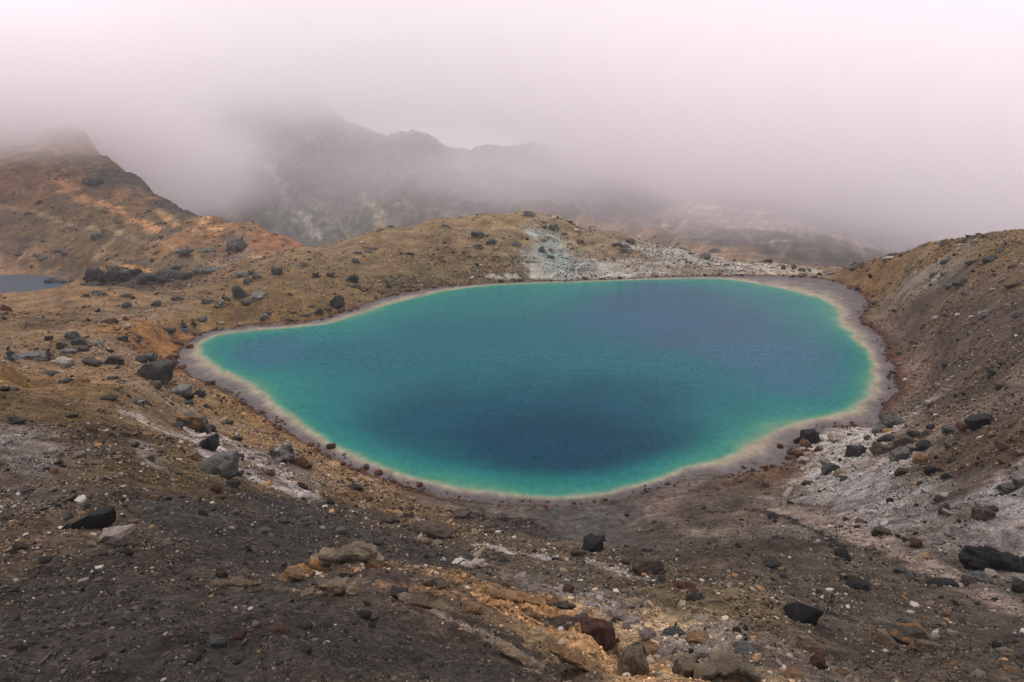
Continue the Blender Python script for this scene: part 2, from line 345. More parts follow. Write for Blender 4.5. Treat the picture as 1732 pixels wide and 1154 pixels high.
# ------------------------------------------------------------------ ground colour: the albedo of each place
# px, py, r, g, b, pebble density
CC = [
(0,1100,76,70,66,.9),(200,1050,78,72,66,.9),(400,1050,80,73,67,.7),(600,1080,77,71,66,.7),(800,1130,76,70,66,.6),(300,1140,76,70,64,.9),(500,1010,82,76,70,.5),(100,1000,74,68,62,.9),
(100,900,98,84,70,1),(0,950,98,85,72,1),(250,950,76,68,60,.8),(400,900,72,67,63,.5),(500,890,72,67,62,.5),(700,940,78,72,66,.6),(420,950,74,68,62,.5),(820,900,92,80,66,.9),
(100,810,98,86,70,1),(250,800,92,76,54,1),(0,740,112,102,96,.5),(180,740,84,70,52,.9),(60,690,104,86,60,.4),(150,660,116,94,68,.2),(0,630,128,100,66,.2),(250,690,124,106,84,.4),(100,645,132,108,82,.3),(0,840,100,90,80,.9),(60,780,106,96,86,.7),
(320,700,140,122,102,.6),(200,640,138,114,90,.3),(330,790,112,94,72,.7),(300,660,128,108,84,.6),
(450,745,146,120,92,.9),(550,800,146,120,92,1),(650,850,118,96,72,1),(750,885,112,94,74,1),(900,925,98,86,70,1),(400,700,138,112,82,.7),(480,790,130,118,108,.8),(860,880,66,60,55,.5),
(330,870,72,67,62,.6),(500,850,70,66,62,.6),(580,870,82,72,62,.8),
(50,505,138,112,84,.1),(150,500,134,110,84,.1),(100,535,112,92,70,.3),(220,540,128,110,90,.2),(250,562,142,108,76,.4),(290,590,146,106,72,.6),(200,590,134,112,92,.4),(30,570,126,106,80,.2),(70,600,128,108,86,.4),(150,585,112,98,80,.4),(270,610,140,104,74,.8),
(350,530,124,102,72,.2),(300,520,128,108,86,.2),(400,540,112,92,66,.2),(330,500,118,98,72,.2),
(450,505,112,92,64,.2),(550,480,114,96,70,.2),(650,450,118,100,76,.3),(700,480,98,86,66,.8),(800,390,134,116,92,.2),(790,445,110,95,72,.7),(850,440,116,100,76,.5),(880,465,100,88,70,1),(600,410,126,106,82,.1),(870,375,136,118,92,.1),(700,390,132,112,88,.1),(730,415,118,100,78,.4),(890,410,128,110,86,.3),
(930,395,148,142,130,.4),(925,440,150,152,144,.6),(950,455,136,142,136,.8),(1000,462,156,152,142,1),(1090,460,158,150,138,.9),(1010,420,138,122,102,.3),(1060,420,124,108,86,.5),(1120,430,158,154,144,.8),(1250,447,168,160,150,.8),(1170,455,134,124,110,.7),(1330,458,160,146,130,.8),(1100,405,132,112,86,.2),(1200,430,140,122,98,.3),(960,385,130,112,88,.2),
(1500,445,120,96,68,.5),(1600,430,118,96,68,.6),(1700,420,118,98,72,.6),(1550,478,140,128,114,.8),(1520,510,100,84,68,.3),(1700,500,100,84,64,.6),(1560,522,88,76,66,.3),(1600,580,92,79,69,.8),(1700,600,92,79,69,.9),(1550,640,112,94,80,.6),(1530,600,106,88,74,.6),(1650,660,90,77,67,.9),(1700,760,84,69,54,.8),(1600,780,84,69,54,.8),(1430,460,112,92,70,.4),(1660,545,92,80,70,.6),(1480,545,116,96,80,.5),
(1680,825,108,92,80,.7),(1420,745,186,176,166,.5),(1400,790,172,162,154,.6),(1460,820,160,151,146,.7),(1520,850,142,134,128,.7),(1560,825,124,116,110,.7),(1720,860,138,130,126,.6),(1450,860,140,132,128,.7),(1600,860,104,94,86,.7),(1710,830,150,144,140,.5),(1490,750,116,98,82,.7),
(1000,874,92,88,84,.0),(940,876,92,87,82,.0),(1060,868,90,85,80,.0),(880,862,98,90,84,.0),(1040,888,84,79,74,.05),(1090,846,98,90,84,.0),(1140,826,104,96,90,.0),(830,853,98,90,82,.05),
(1300,820,102,88,76,.3),(1200,840,92,82,74,.2),(1250,865,104,92,82,.4),(1150,880,90,80,71,.3),(1110,855,110,96,86,.1),(1350,870,98,86,76,.4),(1330,800,104,80,64,.2),
(1300,930,78,68,60,.4),(1200,930,82,73,64,.4),(1450,950,88,80,70,.6),(1400,1050,92,84,75,.8),(1600,1050,90,82,74,.7),(1700,1100,86,78,70,.7),(1280,1030,112,98,78,1),(1150,1010,106,94,76,1),(1100,980,92,81,66,.9),(1000,1000,112,102,92,.6),(1200,1095,148,136,126,.8),(1330,1130,116,106,96,.8),(1500,1000,90,81,71,.6),(1640,1060,88,80,71,.6),(1550,1130,92,82,72,1),
(840,1010,160,130,98,.5),(900,1030,184,146,108,.5),(1000,1100,200,162,124,.5),(1100,1140,194,160,126,.5),(1050,1055,176,152,124,.7),(930,990,104,94,82,.7),(750,985,110,96,82,.5),(900,1090,140,120,96,.4),(1250,1140,156,136,114,.6),(640,975,100,88,80,.2),(850,1080,84,76,70,.5),(950,1140,96,84,74,.5),
(50,400,118,100,80,.3),(150,380,120,100,76,.3),(250,400,112,94,72,.3),(350,405,150,114,82,.3),(450,405,150,108,82,.3),(400,430,136,108,84,.3),(250,335,134,106,80,.3),(100,300,136,110,86,.3),(60,240,148,124,100,.3),(150,270,122,104,86,.3),(20,455,158,128,102,.1),(90,450,140,116,92,.2),(300,450,118,100,78,.3),(200,465,62,56,48,.5),(280,468,70,62,50,.5),(300,355,70,68,66,.3),(230,300,84,82,76,.3),(150,420,116,96,72,.2),(330,440,112,94,72,.3),
(450,330,78,72,72,.1),(500,390,86,90,78,.1),(600,370,92,92,82,.1),(420,200,72,68,70,.1),(560,250,74,70,70,.1),(700,300,88,82,82,.1),(900,330,70,66,66,.1),(1250,370,150,140,132,.1),(1250,410,96,92,84,.1),(1350,420,84,82,76,.1),(1150,400,100,96,88,.1),(1350,350,64,60,60,.1),(380,350,72,66,66,.1),(1000,330,66,62,62,.1),
]
cp, cc = [], []
for px, py, r_, g_, b_, dn in CC:
    k = pick(px, py); q = unproj(px, py, k); cp.append((math.atan2(q[0], q[1])*1.0, math.log(math.hypot(q[0], q[1]))*.8)); 
    l_ = lin((r_, g_, b_)); m_l = l_.mean(); l_ = np.clip(m_l+(l_-m_l)*1.2, .003, 1)*(m_l/.09)**.12*.95*np.array([1.03, 1.0, 1.015])
    cc.append((*l_, dn))
cp = np.array(cp); cc = np.array(cc)
g2u, g2v = np.meshgrid(np.linspace(U[0], U[-1], 300), np.linspace(V[0], V[-1], 420))
a_ = g2u.ravel()[:, None]-cp[None, :, 0]; b_ = (g2v.ravel()*.8)[:, None]-cp[None, :, 1]
wgt = (a_*a_+b_*b_+8e-5)**-2.3
CG = ((wgt@cc)/wgt.sum(1)[:, None]).reshape(420, 300, 4)
def warp(u, v, x, y, d):
    s = d*.10
    n1 = noise2(u*22, v*16, 11)*.022+noise2(u*70, v*52, 12)*.014+noise2(u*220, v*160, 14)*.005
    n2 = noise2(u*22+9, v*16, 21)*.035+noise2(u*70+9, v*52, 22)*.02+noise2(u*220, v*160, 24)*.008
    return u+n1, v+n2
def col_at(u, v):
    uu, vv = warp(u, v, 0, 0, 1)
    return bil(CG, (uu-U[0])/(U[-1]-U[0])*299, (vv-V[0])/(V[-1]-V[0])*419)
C = col_at(GU.ravel(), GV.ravel()).reshape(NV, NU, 4)
DENS = C[..., 3].copy(); C = C[..., :3].copy()
# streaks and stains with a shape of their own: (points, half width px, colour, strength, raggedness)
STREAK = [
([(690,829),(760,848),(840,870),(905,890),(960,903)],4,(58,40,32),.7,.5),([(1330,808),(1250,816),(1180,828),(1120,842)],5,(84,54,38),.6,.6),
([(215,697),(270,728),(320,742)],10,(176,160,150),.75,.7),([(340,735),(380,790),(430,812),(500,832)],15,(190,176,172),.85,.6),([(360,735),(420,770),(470,800),(520,835)],12,(186,172,168),.8,.8),([(240,748),(265,790)],9,(150,140,132),.6,.7),
([(0,740),(40,765),(60,800)],20,(128,118,114),.6,.6),
([(815,922),(860,938),(900,940),(955,945)],8,(186,176,172),.65,.8),([(1000,950),(1040,965),(1090,982)],7,(176,166,160),.6,.8),([(905,990),(960,1005),(1040,1022)],10,(150,142,138),.7,.7),
([(1330,865),(1400,882),(1470,915),(1560,948),(1640,985),(1732,1038)],17,(152,132,120),.8,.4),([(1300,845),(1340,870),(1400,885)],12,(126,112,100),.6,.6),
([(1370,745),(1400,735),(1450,735),(1440,760),(1400,790)],26,(184,176,168),.8,.6),([(1400,805),(1450,830),(1500,860),(1540,880)],30,(154,147,144),.6,.8),([(1600,860),(1680,835),(1732,860)],16,(160,152,150),.6,.7),
([(1200,868),(1260,862),(1330,875),(1385,900),(1420,925)],5,(46,41,38),.95,.3),([(1220,905),(1262,910)],22,(128,114,98),.5,.9),([(1100,872),(1140,885),(1180,905)],8,(132,116,102),.5,.8),
([(1545,610),(1552,640),(1545,670)],9,(146,122,106),.6,.6),([(1540,480),(1570,478),(1600,470)],12,(156,146,136),.35,.9),([(1480,540),(1530,560),(1580,600)],8,(122,104,92),.4,.8),
([(920,400),(930,430),(945,462)],14,(146,156,150),.7,.7),([(905,455),(920,465)],12,(190,184,170),.7,.8),([(960,470),(1040,468),(1100,462)],9,(176,174,166),.5,1),([(1080,420),(1130,425),(1180,440)],11,(180,176,166),.65,.9),([(1205,435),(1260,446),(1330,456),(1370,460)],9,(204,196,184),.7,.8),([(830,470),(870,468)],5,(196,190,176),.7,.9),
([(0,350),(60,360),(130,385),(205,395)],3,(176,148,112),.7,.3),([(205,395),(180,415),(172,432),(160,437)],3,(170,144,110),.75,.3),([(205,395),(260,410),(330,432),(390,448)],3,(168,140,104),.6,.5),([(160,437),(200,445),(210,452)],2.5,(165,140,106),.6,.4),
([(95,305),(130,330),(170,345),(215,370),(265,392)],6,(198,146,98),.8,.7),([(265,355),(310,378),(340,395)],4,(196,150,106),.7,.6),([(325,372),(350,380),(375,392)],6,(206,156,110),.8,.5),([(215,450),(240,458),(262,466)],5,(190,142,82),.8,.6),([(410,420),(420,432),(440,436)],5,(198,160,126),.7,.7),
([(395,400),(405,420),(400,440)],13,(100,92,88),.6,.9),
([(255,560),(280,575),(300,590),(285,610)],16,(150,104,66),.55,.8),([(60,540),(110,545),(140,530)],6,(84,68,50),.6,.8),([(45,548),(85,552),(115,545)],4,(82,66,48),.7,.7),([(60,515),(110,520),(150,525)],5,(88,72,54),.5,.9),([(20,575),(60,562),(120,558),(160,575),(185,590)],5,(150,128,104),.5,.6),
([(640,990),(760,1000),(860,1022),(960,1070),(1030,1110)],9,(186,140,102),.5,.8),([(740,1040),(820,1075),(900,1120),(960,1154)],9,(176,156,136),.6,.7),([(880,1000),(1000,1020),(1050,1060)],9,(178,150,124),.5,.9),
([(1040,1045),(1120,1070),(1200,1110)],12,(170,160,150),.5,.9),([(470,985),(400,1000),(350,992),(520,1005),(650,1003)],3,(150,130,110),.4,.8),
([(455,280),(480,330),(510,370),(540,405)],4,(142,134,122),.8,.6),([(395,290),(450,335),(500,370)],4,(112,106,96),.6,.6),([(610,330),(640,365),(660,395)],5,(140,128,98),.7,.7),([(500,325),(540,350),(560,385)],5,(112,108,90),.6,.8),([(370,345),(400,365),(420,390)],6,(108,104,86),.5,.8),([(680,335),(730,370)],5,(128,120,96),.6,.7),([(560,375),(585,400)],5,(112,112,84),.5,.6),
([(1090,378),(1130,385)],6,(150,148,120),.8,.7),([(1190,352),(1260,358),(1310,362)],5,(196,186,178),.9,.8),([(1230,380),(1300,375)],5,(180,168,160),.8,.8),([(1270,412),(1330,408)],3,(160,150,140),.8,.7),([(700,330),(760,345)],5,(110,108,92),.6,.6),
]
Cf = C.reshape(-1, 3)
for pts, wpx, colr, sg, rag in STREAK:
    Q = []; ws = []
    for px, py in pts:
        k = pick(px, py); q = unproj(px, py, k); Q.append(q[:2]); ws.append(wpx*k/FPX)
    Q = np.array(Q); ws = [a*1.5 for a in ws]; rag *= 1.25; wm = np.mean(ws)
    # slopes seen at a grazing angle: widen across the line of sight only as far as the ground is foreshortened
    lo = Q.min(0)-wm*5; hi = Q.max(0)+wm*5
    mk = np.where((P2[:, 0] > lo[0]) & (P2[:, 0] < hi[0]) & (P2[:, 1] > lo[1]) & (P2[:, 1] < hi[1]))[0]
    if len(mk) == 0: continue
    q = P2[mk]; dd = np.full(len(q), 1e9)
    for i in range(len(Q)-1):
        e = Q[i+1]-Q[i]; t = np.clip(((q-Q[i])@e)/(e@e+1e-9), 0, 1)
        wl = ws[i]*(1-t)+ws[i+1]*t
        dd = np.minimum(dd, np.hypot(*(q-Q[i]-t[:, None]*e).T)/(wl*1.25))
    nz = noise2(q[:, 0]/(wm*1.8), q[:, 1]/(wm*1.8), 55)+.6*noise2(q[:, 0]/(wm*.55), q[:, 1]/(wm*.55), 56)+.4*noise2(q[:, 0]/(wm*.2), q[:, 1]/(wm*.2), 57)
    f = (sg*(1-smooth(.45, 1.25, dd+rag*nz)))[:, None]
    Cf[mk] = Cf[mk]*(1-f)+lin(colr)*f
lw = leftw.ravel(); sp_ = smooth(.12, .45, noise2(P2[:, 0]/7, P2[:, 1]/7, 91)+.6*noise2(P2[:, 0]/2.6, P2[:, 1]/2.6, 92)+.4*noise2(P2[:, 0]/1.1, P2[:, 1]/1.1, 93))
f = (lw*sp_*.55)[:, None]; Cf[:] = Cf*(1-f)+lin((80, 72, 62))*f
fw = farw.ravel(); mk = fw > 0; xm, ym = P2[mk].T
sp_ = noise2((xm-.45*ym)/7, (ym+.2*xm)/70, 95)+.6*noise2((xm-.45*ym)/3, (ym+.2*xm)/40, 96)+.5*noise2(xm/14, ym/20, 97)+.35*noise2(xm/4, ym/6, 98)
Cf[mk] *= (np.exp(.65*sp_*fw[mk])*(1+.9*fw[mk]))[:, None]*np.array([1, .97, 1.0])  # far ground lightened in colour for brighter bounce and paler, hazier mountains
# rust rim, drying mud and the wet edge along the shore
rimn = noise2(P2[:, 0]/1.1, P2[:, 1]/1.1, 41)*.35+noise2(P2[:, 0]/7, P2[:, 1]/7, 42)*.5
rw = .5+.6*smooth(0, 1, rimn+.3)+.7*smooth(25, 36, P2[:, 0])
rim = (1-smooth(.25, 1, S/rw+rimn*.4))*(S > -2)
mudside = np.exp(-((P2[:, 0]-8)/13)**2-((P2[:, 1]-39)/9)**2)
rust = lin((92, 52, 32))*.9
dark = lin((62, 44, 36))
edge = (1-smooth(.12, .4, S))
rc = rust*(1-edge[:, None])+dark*edge[:, None]
f = (rim*.85*(1-mudside))[:, None]; Cf[:] = Cf*(1-f)+rc*f
f = ((S < 0)*1.0)[:, None]; Cf[:] = Cf*(1-f)+lin((110, 100, 92))*f
# ground keeps fine pale and dark flecks everywhere
fl = noise2(GU.ravel()/.018, GV.ravel()/.018, 61)*.28+noise2(X.ravel()/.6, Y.ravel()/.6, 62)*.22*band(.6).ravel()+noise2(X.ravel()/2.4, Y.ravel()/2.4, 63)*.2
Cf *= np.clip(1+fl, .45, 1.7)[:, None]
GAIN = 1.0
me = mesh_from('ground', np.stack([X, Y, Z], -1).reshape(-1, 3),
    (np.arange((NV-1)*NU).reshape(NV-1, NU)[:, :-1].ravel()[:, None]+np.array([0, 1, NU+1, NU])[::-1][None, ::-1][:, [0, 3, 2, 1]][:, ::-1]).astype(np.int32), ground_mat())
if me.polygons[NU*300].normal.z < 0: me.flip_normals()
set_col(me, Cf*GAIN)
ground = link('ground', me, kind='structure')
print('ground', round(time.time()-T0, 1))

# ------------------------------------------------------------------ water
def water_mat(name):
    m, n, p = new_mat(name); L = n.links.new
    at = nd(n, 'ShaderNodeAttribute', attribute_name='Col'); tc = nd(n, 'ShaderNodeTexCoord')
    mp = nd(n, 'ShaderNodeMapping'); mp.inputs['Scale'].default_value = (1, 2.2, 1); L(tc.outputs['Object'], mp.inputs[0])
    nz = nd(n, 'ShaderNodeTexNoise'); nz.inputs['Scale'].default_value = 2.4; nz.inputs['Detail'].default_value = 6; nz.inputs['Roughness'].default_value = .65; L(mp.outputs[0], nz.inputs['Vector'])
    bm = nd(n, 'ShaderNodeBump'); bm.inputs['Strength'].default_value = .8; bm.inputs['Distance'].default_value = .12; L(nz.outputs['Fac'], bm.inputs['Height']); L(bm.outputs[0], p.inputs['Normal'])
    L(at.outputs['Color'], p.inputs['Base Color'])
    p.inputs['Roughness'].default_value = .16; p.inputs['IOR'].default_value = 1.33; p.inputs['Specular IOR Level'].default_value = .025
    return m
def water_sheet(name, poly, z, h, colf, pad=1.6, margin=3):
    x0, y0 = poly.min(0)-margin; x1, y1 = poly.max(0)+margin
    xs = np.arange(x0, x1, h); ys = np.arange(y0, y1, h); gx, gy = np.meshgrid(xs, ys)
    p = np.stack([gx.ravel(), gy.ravel()], 1); s = sdist(p, poly)
    n = len(xs); q = (np.arange((len(ys)-1)*n).reshape(len(ys)-1, n)[:, :-1]).ravel()[:, None]+np.array([0, 1, n+1, n])
    q = q[(s[q] < pad).any(1)]; used = np.unique(q); mp = -np.ones(len(p), int); mp[used] = np.arange(len(used))
    me = mesh_from(name, np.concatenate([p[used], np.full((len(used), 1), z)], 1), mp[q], water_mat(name+'_surface'))
    set_col(me, colf(p[used], s[used])); return link(name, me, kind='structure')
def lake_col(p, s):
    x, y = p.T
    si = sdist(p, P_INN)
    n1 = noise2(x/3, y/3, 71)*.55+noise2(x/1.1, y/1.1, 72)*.25; n2 = noise2(x/14, y/14, 73)
    q = si+n1*np.clip(1+si*.3, .25, 1.4)
    wf = 1+.9*smooth(60, 110, y)                     # the shelf is broader along the far side
    q = np.where(si < 0, (q+n2*np.clip(-si, 0, 1.5))/wf/(1+.45*n2), 3.0*si/np.maximum(si+np.maximum(-s, 0), .4)+n1*1.3+n2*.5)
    stops = [(-9, (54,114,124)), (-4, (58,128,130)), (-1.3, (68,138,130)), (-.5, (94,148,128)), (-.1, (144,158,130)), (.3, (172,160,137)), (.8, (158,146,128)), (1.3, (138,127,120)), (2.1, (112,103,101)), (3.2, (94,86,84))]
    xs_ = np.array([a for a, _ in stops]); cs = np.array([lin(b) for _, b in stops])
    # the band narrows towards the camera's shore, so it is measured against the shelf's own width
    c = np.stack([np.interp(q, xs_, cs[:, i]) for i in range(3)], 1)
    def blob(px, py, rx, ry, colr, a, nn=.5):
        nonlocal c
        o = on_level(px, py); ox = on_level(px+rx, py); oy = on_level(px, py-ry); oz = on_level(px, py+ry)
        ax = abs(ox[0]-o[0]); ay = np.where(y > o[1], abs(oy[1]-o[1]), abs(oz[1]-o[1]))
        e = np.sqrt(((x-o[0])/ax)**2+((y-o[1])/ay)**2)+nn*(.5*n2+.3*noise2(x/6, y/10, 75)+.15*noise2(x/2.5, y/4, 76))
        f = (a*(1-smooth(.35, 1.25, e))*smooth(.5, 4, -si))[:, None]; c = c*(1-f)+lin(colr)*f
    blob(1190,545,230,75,(88,102,126),.85)  # bluish blobs: cloud reflection painted into the water colour
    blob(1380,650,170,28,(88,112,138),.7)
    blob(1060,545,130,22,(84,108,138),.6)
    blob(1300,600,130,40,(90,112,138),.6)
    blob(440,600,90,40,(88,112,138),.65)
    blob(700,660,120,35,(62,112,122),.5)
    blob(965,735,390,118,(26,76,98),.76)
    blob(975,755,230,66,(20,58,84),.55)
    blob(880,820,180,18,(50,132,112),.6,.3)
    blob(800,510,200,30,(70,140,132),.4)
    # dark wet mud of the near cove and slick grey margin
    f = np.exp(-((x-4)/9)**2-((y-35.5)/3.2)**2); f = (np.clip(f*1.6, 0, 1)*smooth(-.2, 1.2, si))[:, None]; c = c*(1-.9*f)+lin((76, 74, 70))*.9*f
    f = (smooth(.2, 1, si/np.maximum(si+np.maximum(-s, 0), .3)+noise2(x/1.5, y/1.5, 79)*.25)*(si > 0))[:, None]; c = c*(1-.6*f)+lin((116, 106, 108))*.6*f
    # thin drift lines of scum on the shelf
    dl = np.clip(1-np.abs(noise2(x/1.3, y/2.0, 81))/.07, 0, 1)*(si > .1)*smooth(-.15, .35, noise2(x/3, y/3, 82)+.5*noise2(x/.5, y/.7, 83)); c = c*(1-.5*dl[:, None]); c = c*(1+(si > 0)*.16*(noise2(x/.9, y/1.4, 84)+.7*noise2(x/.35, y/.5, 88)))[:, None]
    # fine light and dark of surface ripples, painted into the water's colour
    g = 1+.15*noise2(x/.45, y/.8, 85)+.10*noise2(x/.2, y/.36, 86)+.05*noise2(x/5, y/1.6, 87)
    deep = smooth(-.5, .5, -si)[:, None]; c = c*(1-deep)+(c*np.array([.42, .80, .84]))*deep; c = c*np.array([1, 1, 1.0])
    return np.clip(c*g[:, None], 0.003, 1)
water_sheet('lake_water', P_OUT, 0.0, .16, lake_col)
water_sheet('second_lake_water', P_LK2, Z2, 1.2, lambda p, s: np.tile(lin((84, 98, 114)), (len(p), 1))*(1+.08*noise2(p[:, 0]/6, p[:, 1]/3, 5))[:, None], 3, 5)
print('water', round(time.time()-T0, 1))

# ------------------------------------------------------------------ rock shapes
def ico(sub):
    import bmesh
    b = bmesh.new(); bmesh.ops.create_icosphere(b, subdivisions=sub, radius=1.0)
    v = np.array([x.co[:] for x in b.verts]); f = np.array([[y.index for y in x.verts] for x in b.faces]); b.free(); return v, f
ICO = {s: ico(s) for s in (1, 2, 3, 4, 5)}
def noise3(p, s):
    return (noise2(p[:, 0]+p[:, 2]*.37, p[:, 1]-p[:, 2]*.21, s)+noise2(p[:, 1]+11, p[:, 2]+p[:, 0]*.31, s+1)+noise2(p[:, 2]+5, p[:, 0]-p[:, 1]*.27, s+2))*.6
def rock_shape(seed, sub=4, facets=13, sharp=26, rough=.07, boxy=.25):
    rg = np.random.default_rng(seed); v, f = ICO[sub]
    n = rg.normal(size=(facets, 3)); n /= np.linalg.norm(n, axis=1)[:, None]; h = rg.uniform(.62, 1.0, facets)
    ax = np.concatenate([np.eye(3), -np.eye(3)]); n = np.concatenate([n, ax]); h = np.concatenate([h, rg.uniform(.8, 1.05, 6)])
    dots = np.clip(v@n.T, 1e-3, None); rr = h/dots
    r = (np.exp(-sharp*(rr-1)).sum(1)); r = 1-np.log(r)/sharp
    p = v*r[:, None]
    if rough: p = p*(1+rough*noise3(p*1.7, seed*7)+rough*.6*noise3(p*4.3, seed*7+3)+rough*.3*noise3(p*10, seed*7+5))[:, None]
    p -= (p.max(0)+p.min(0))/2; p /= (p.max(0)-p.min(0))/2
    return p, f
MESHC = {}
def rock_mesh(var, mat, big):
    key = (var, mat, big)
    if key not in MESHC:
        p, f = rock_shape(var+(500 if big else 0), 5 if big else 3, sharp=38 if var % 3 else 18, rough=.09)
        MESHC[key] = mesh_from('rock_shape', p, f, RM[mat], True)
    return MESHC[key]

COLW = {'K':'black','D':'dark','G':'grey green','N':'grey','B':'brown','R':'rusty','O':'orange','T':'tan','P':'pale','W':'white','M':'mottled','A':'weathered','X':'ochre stained'}
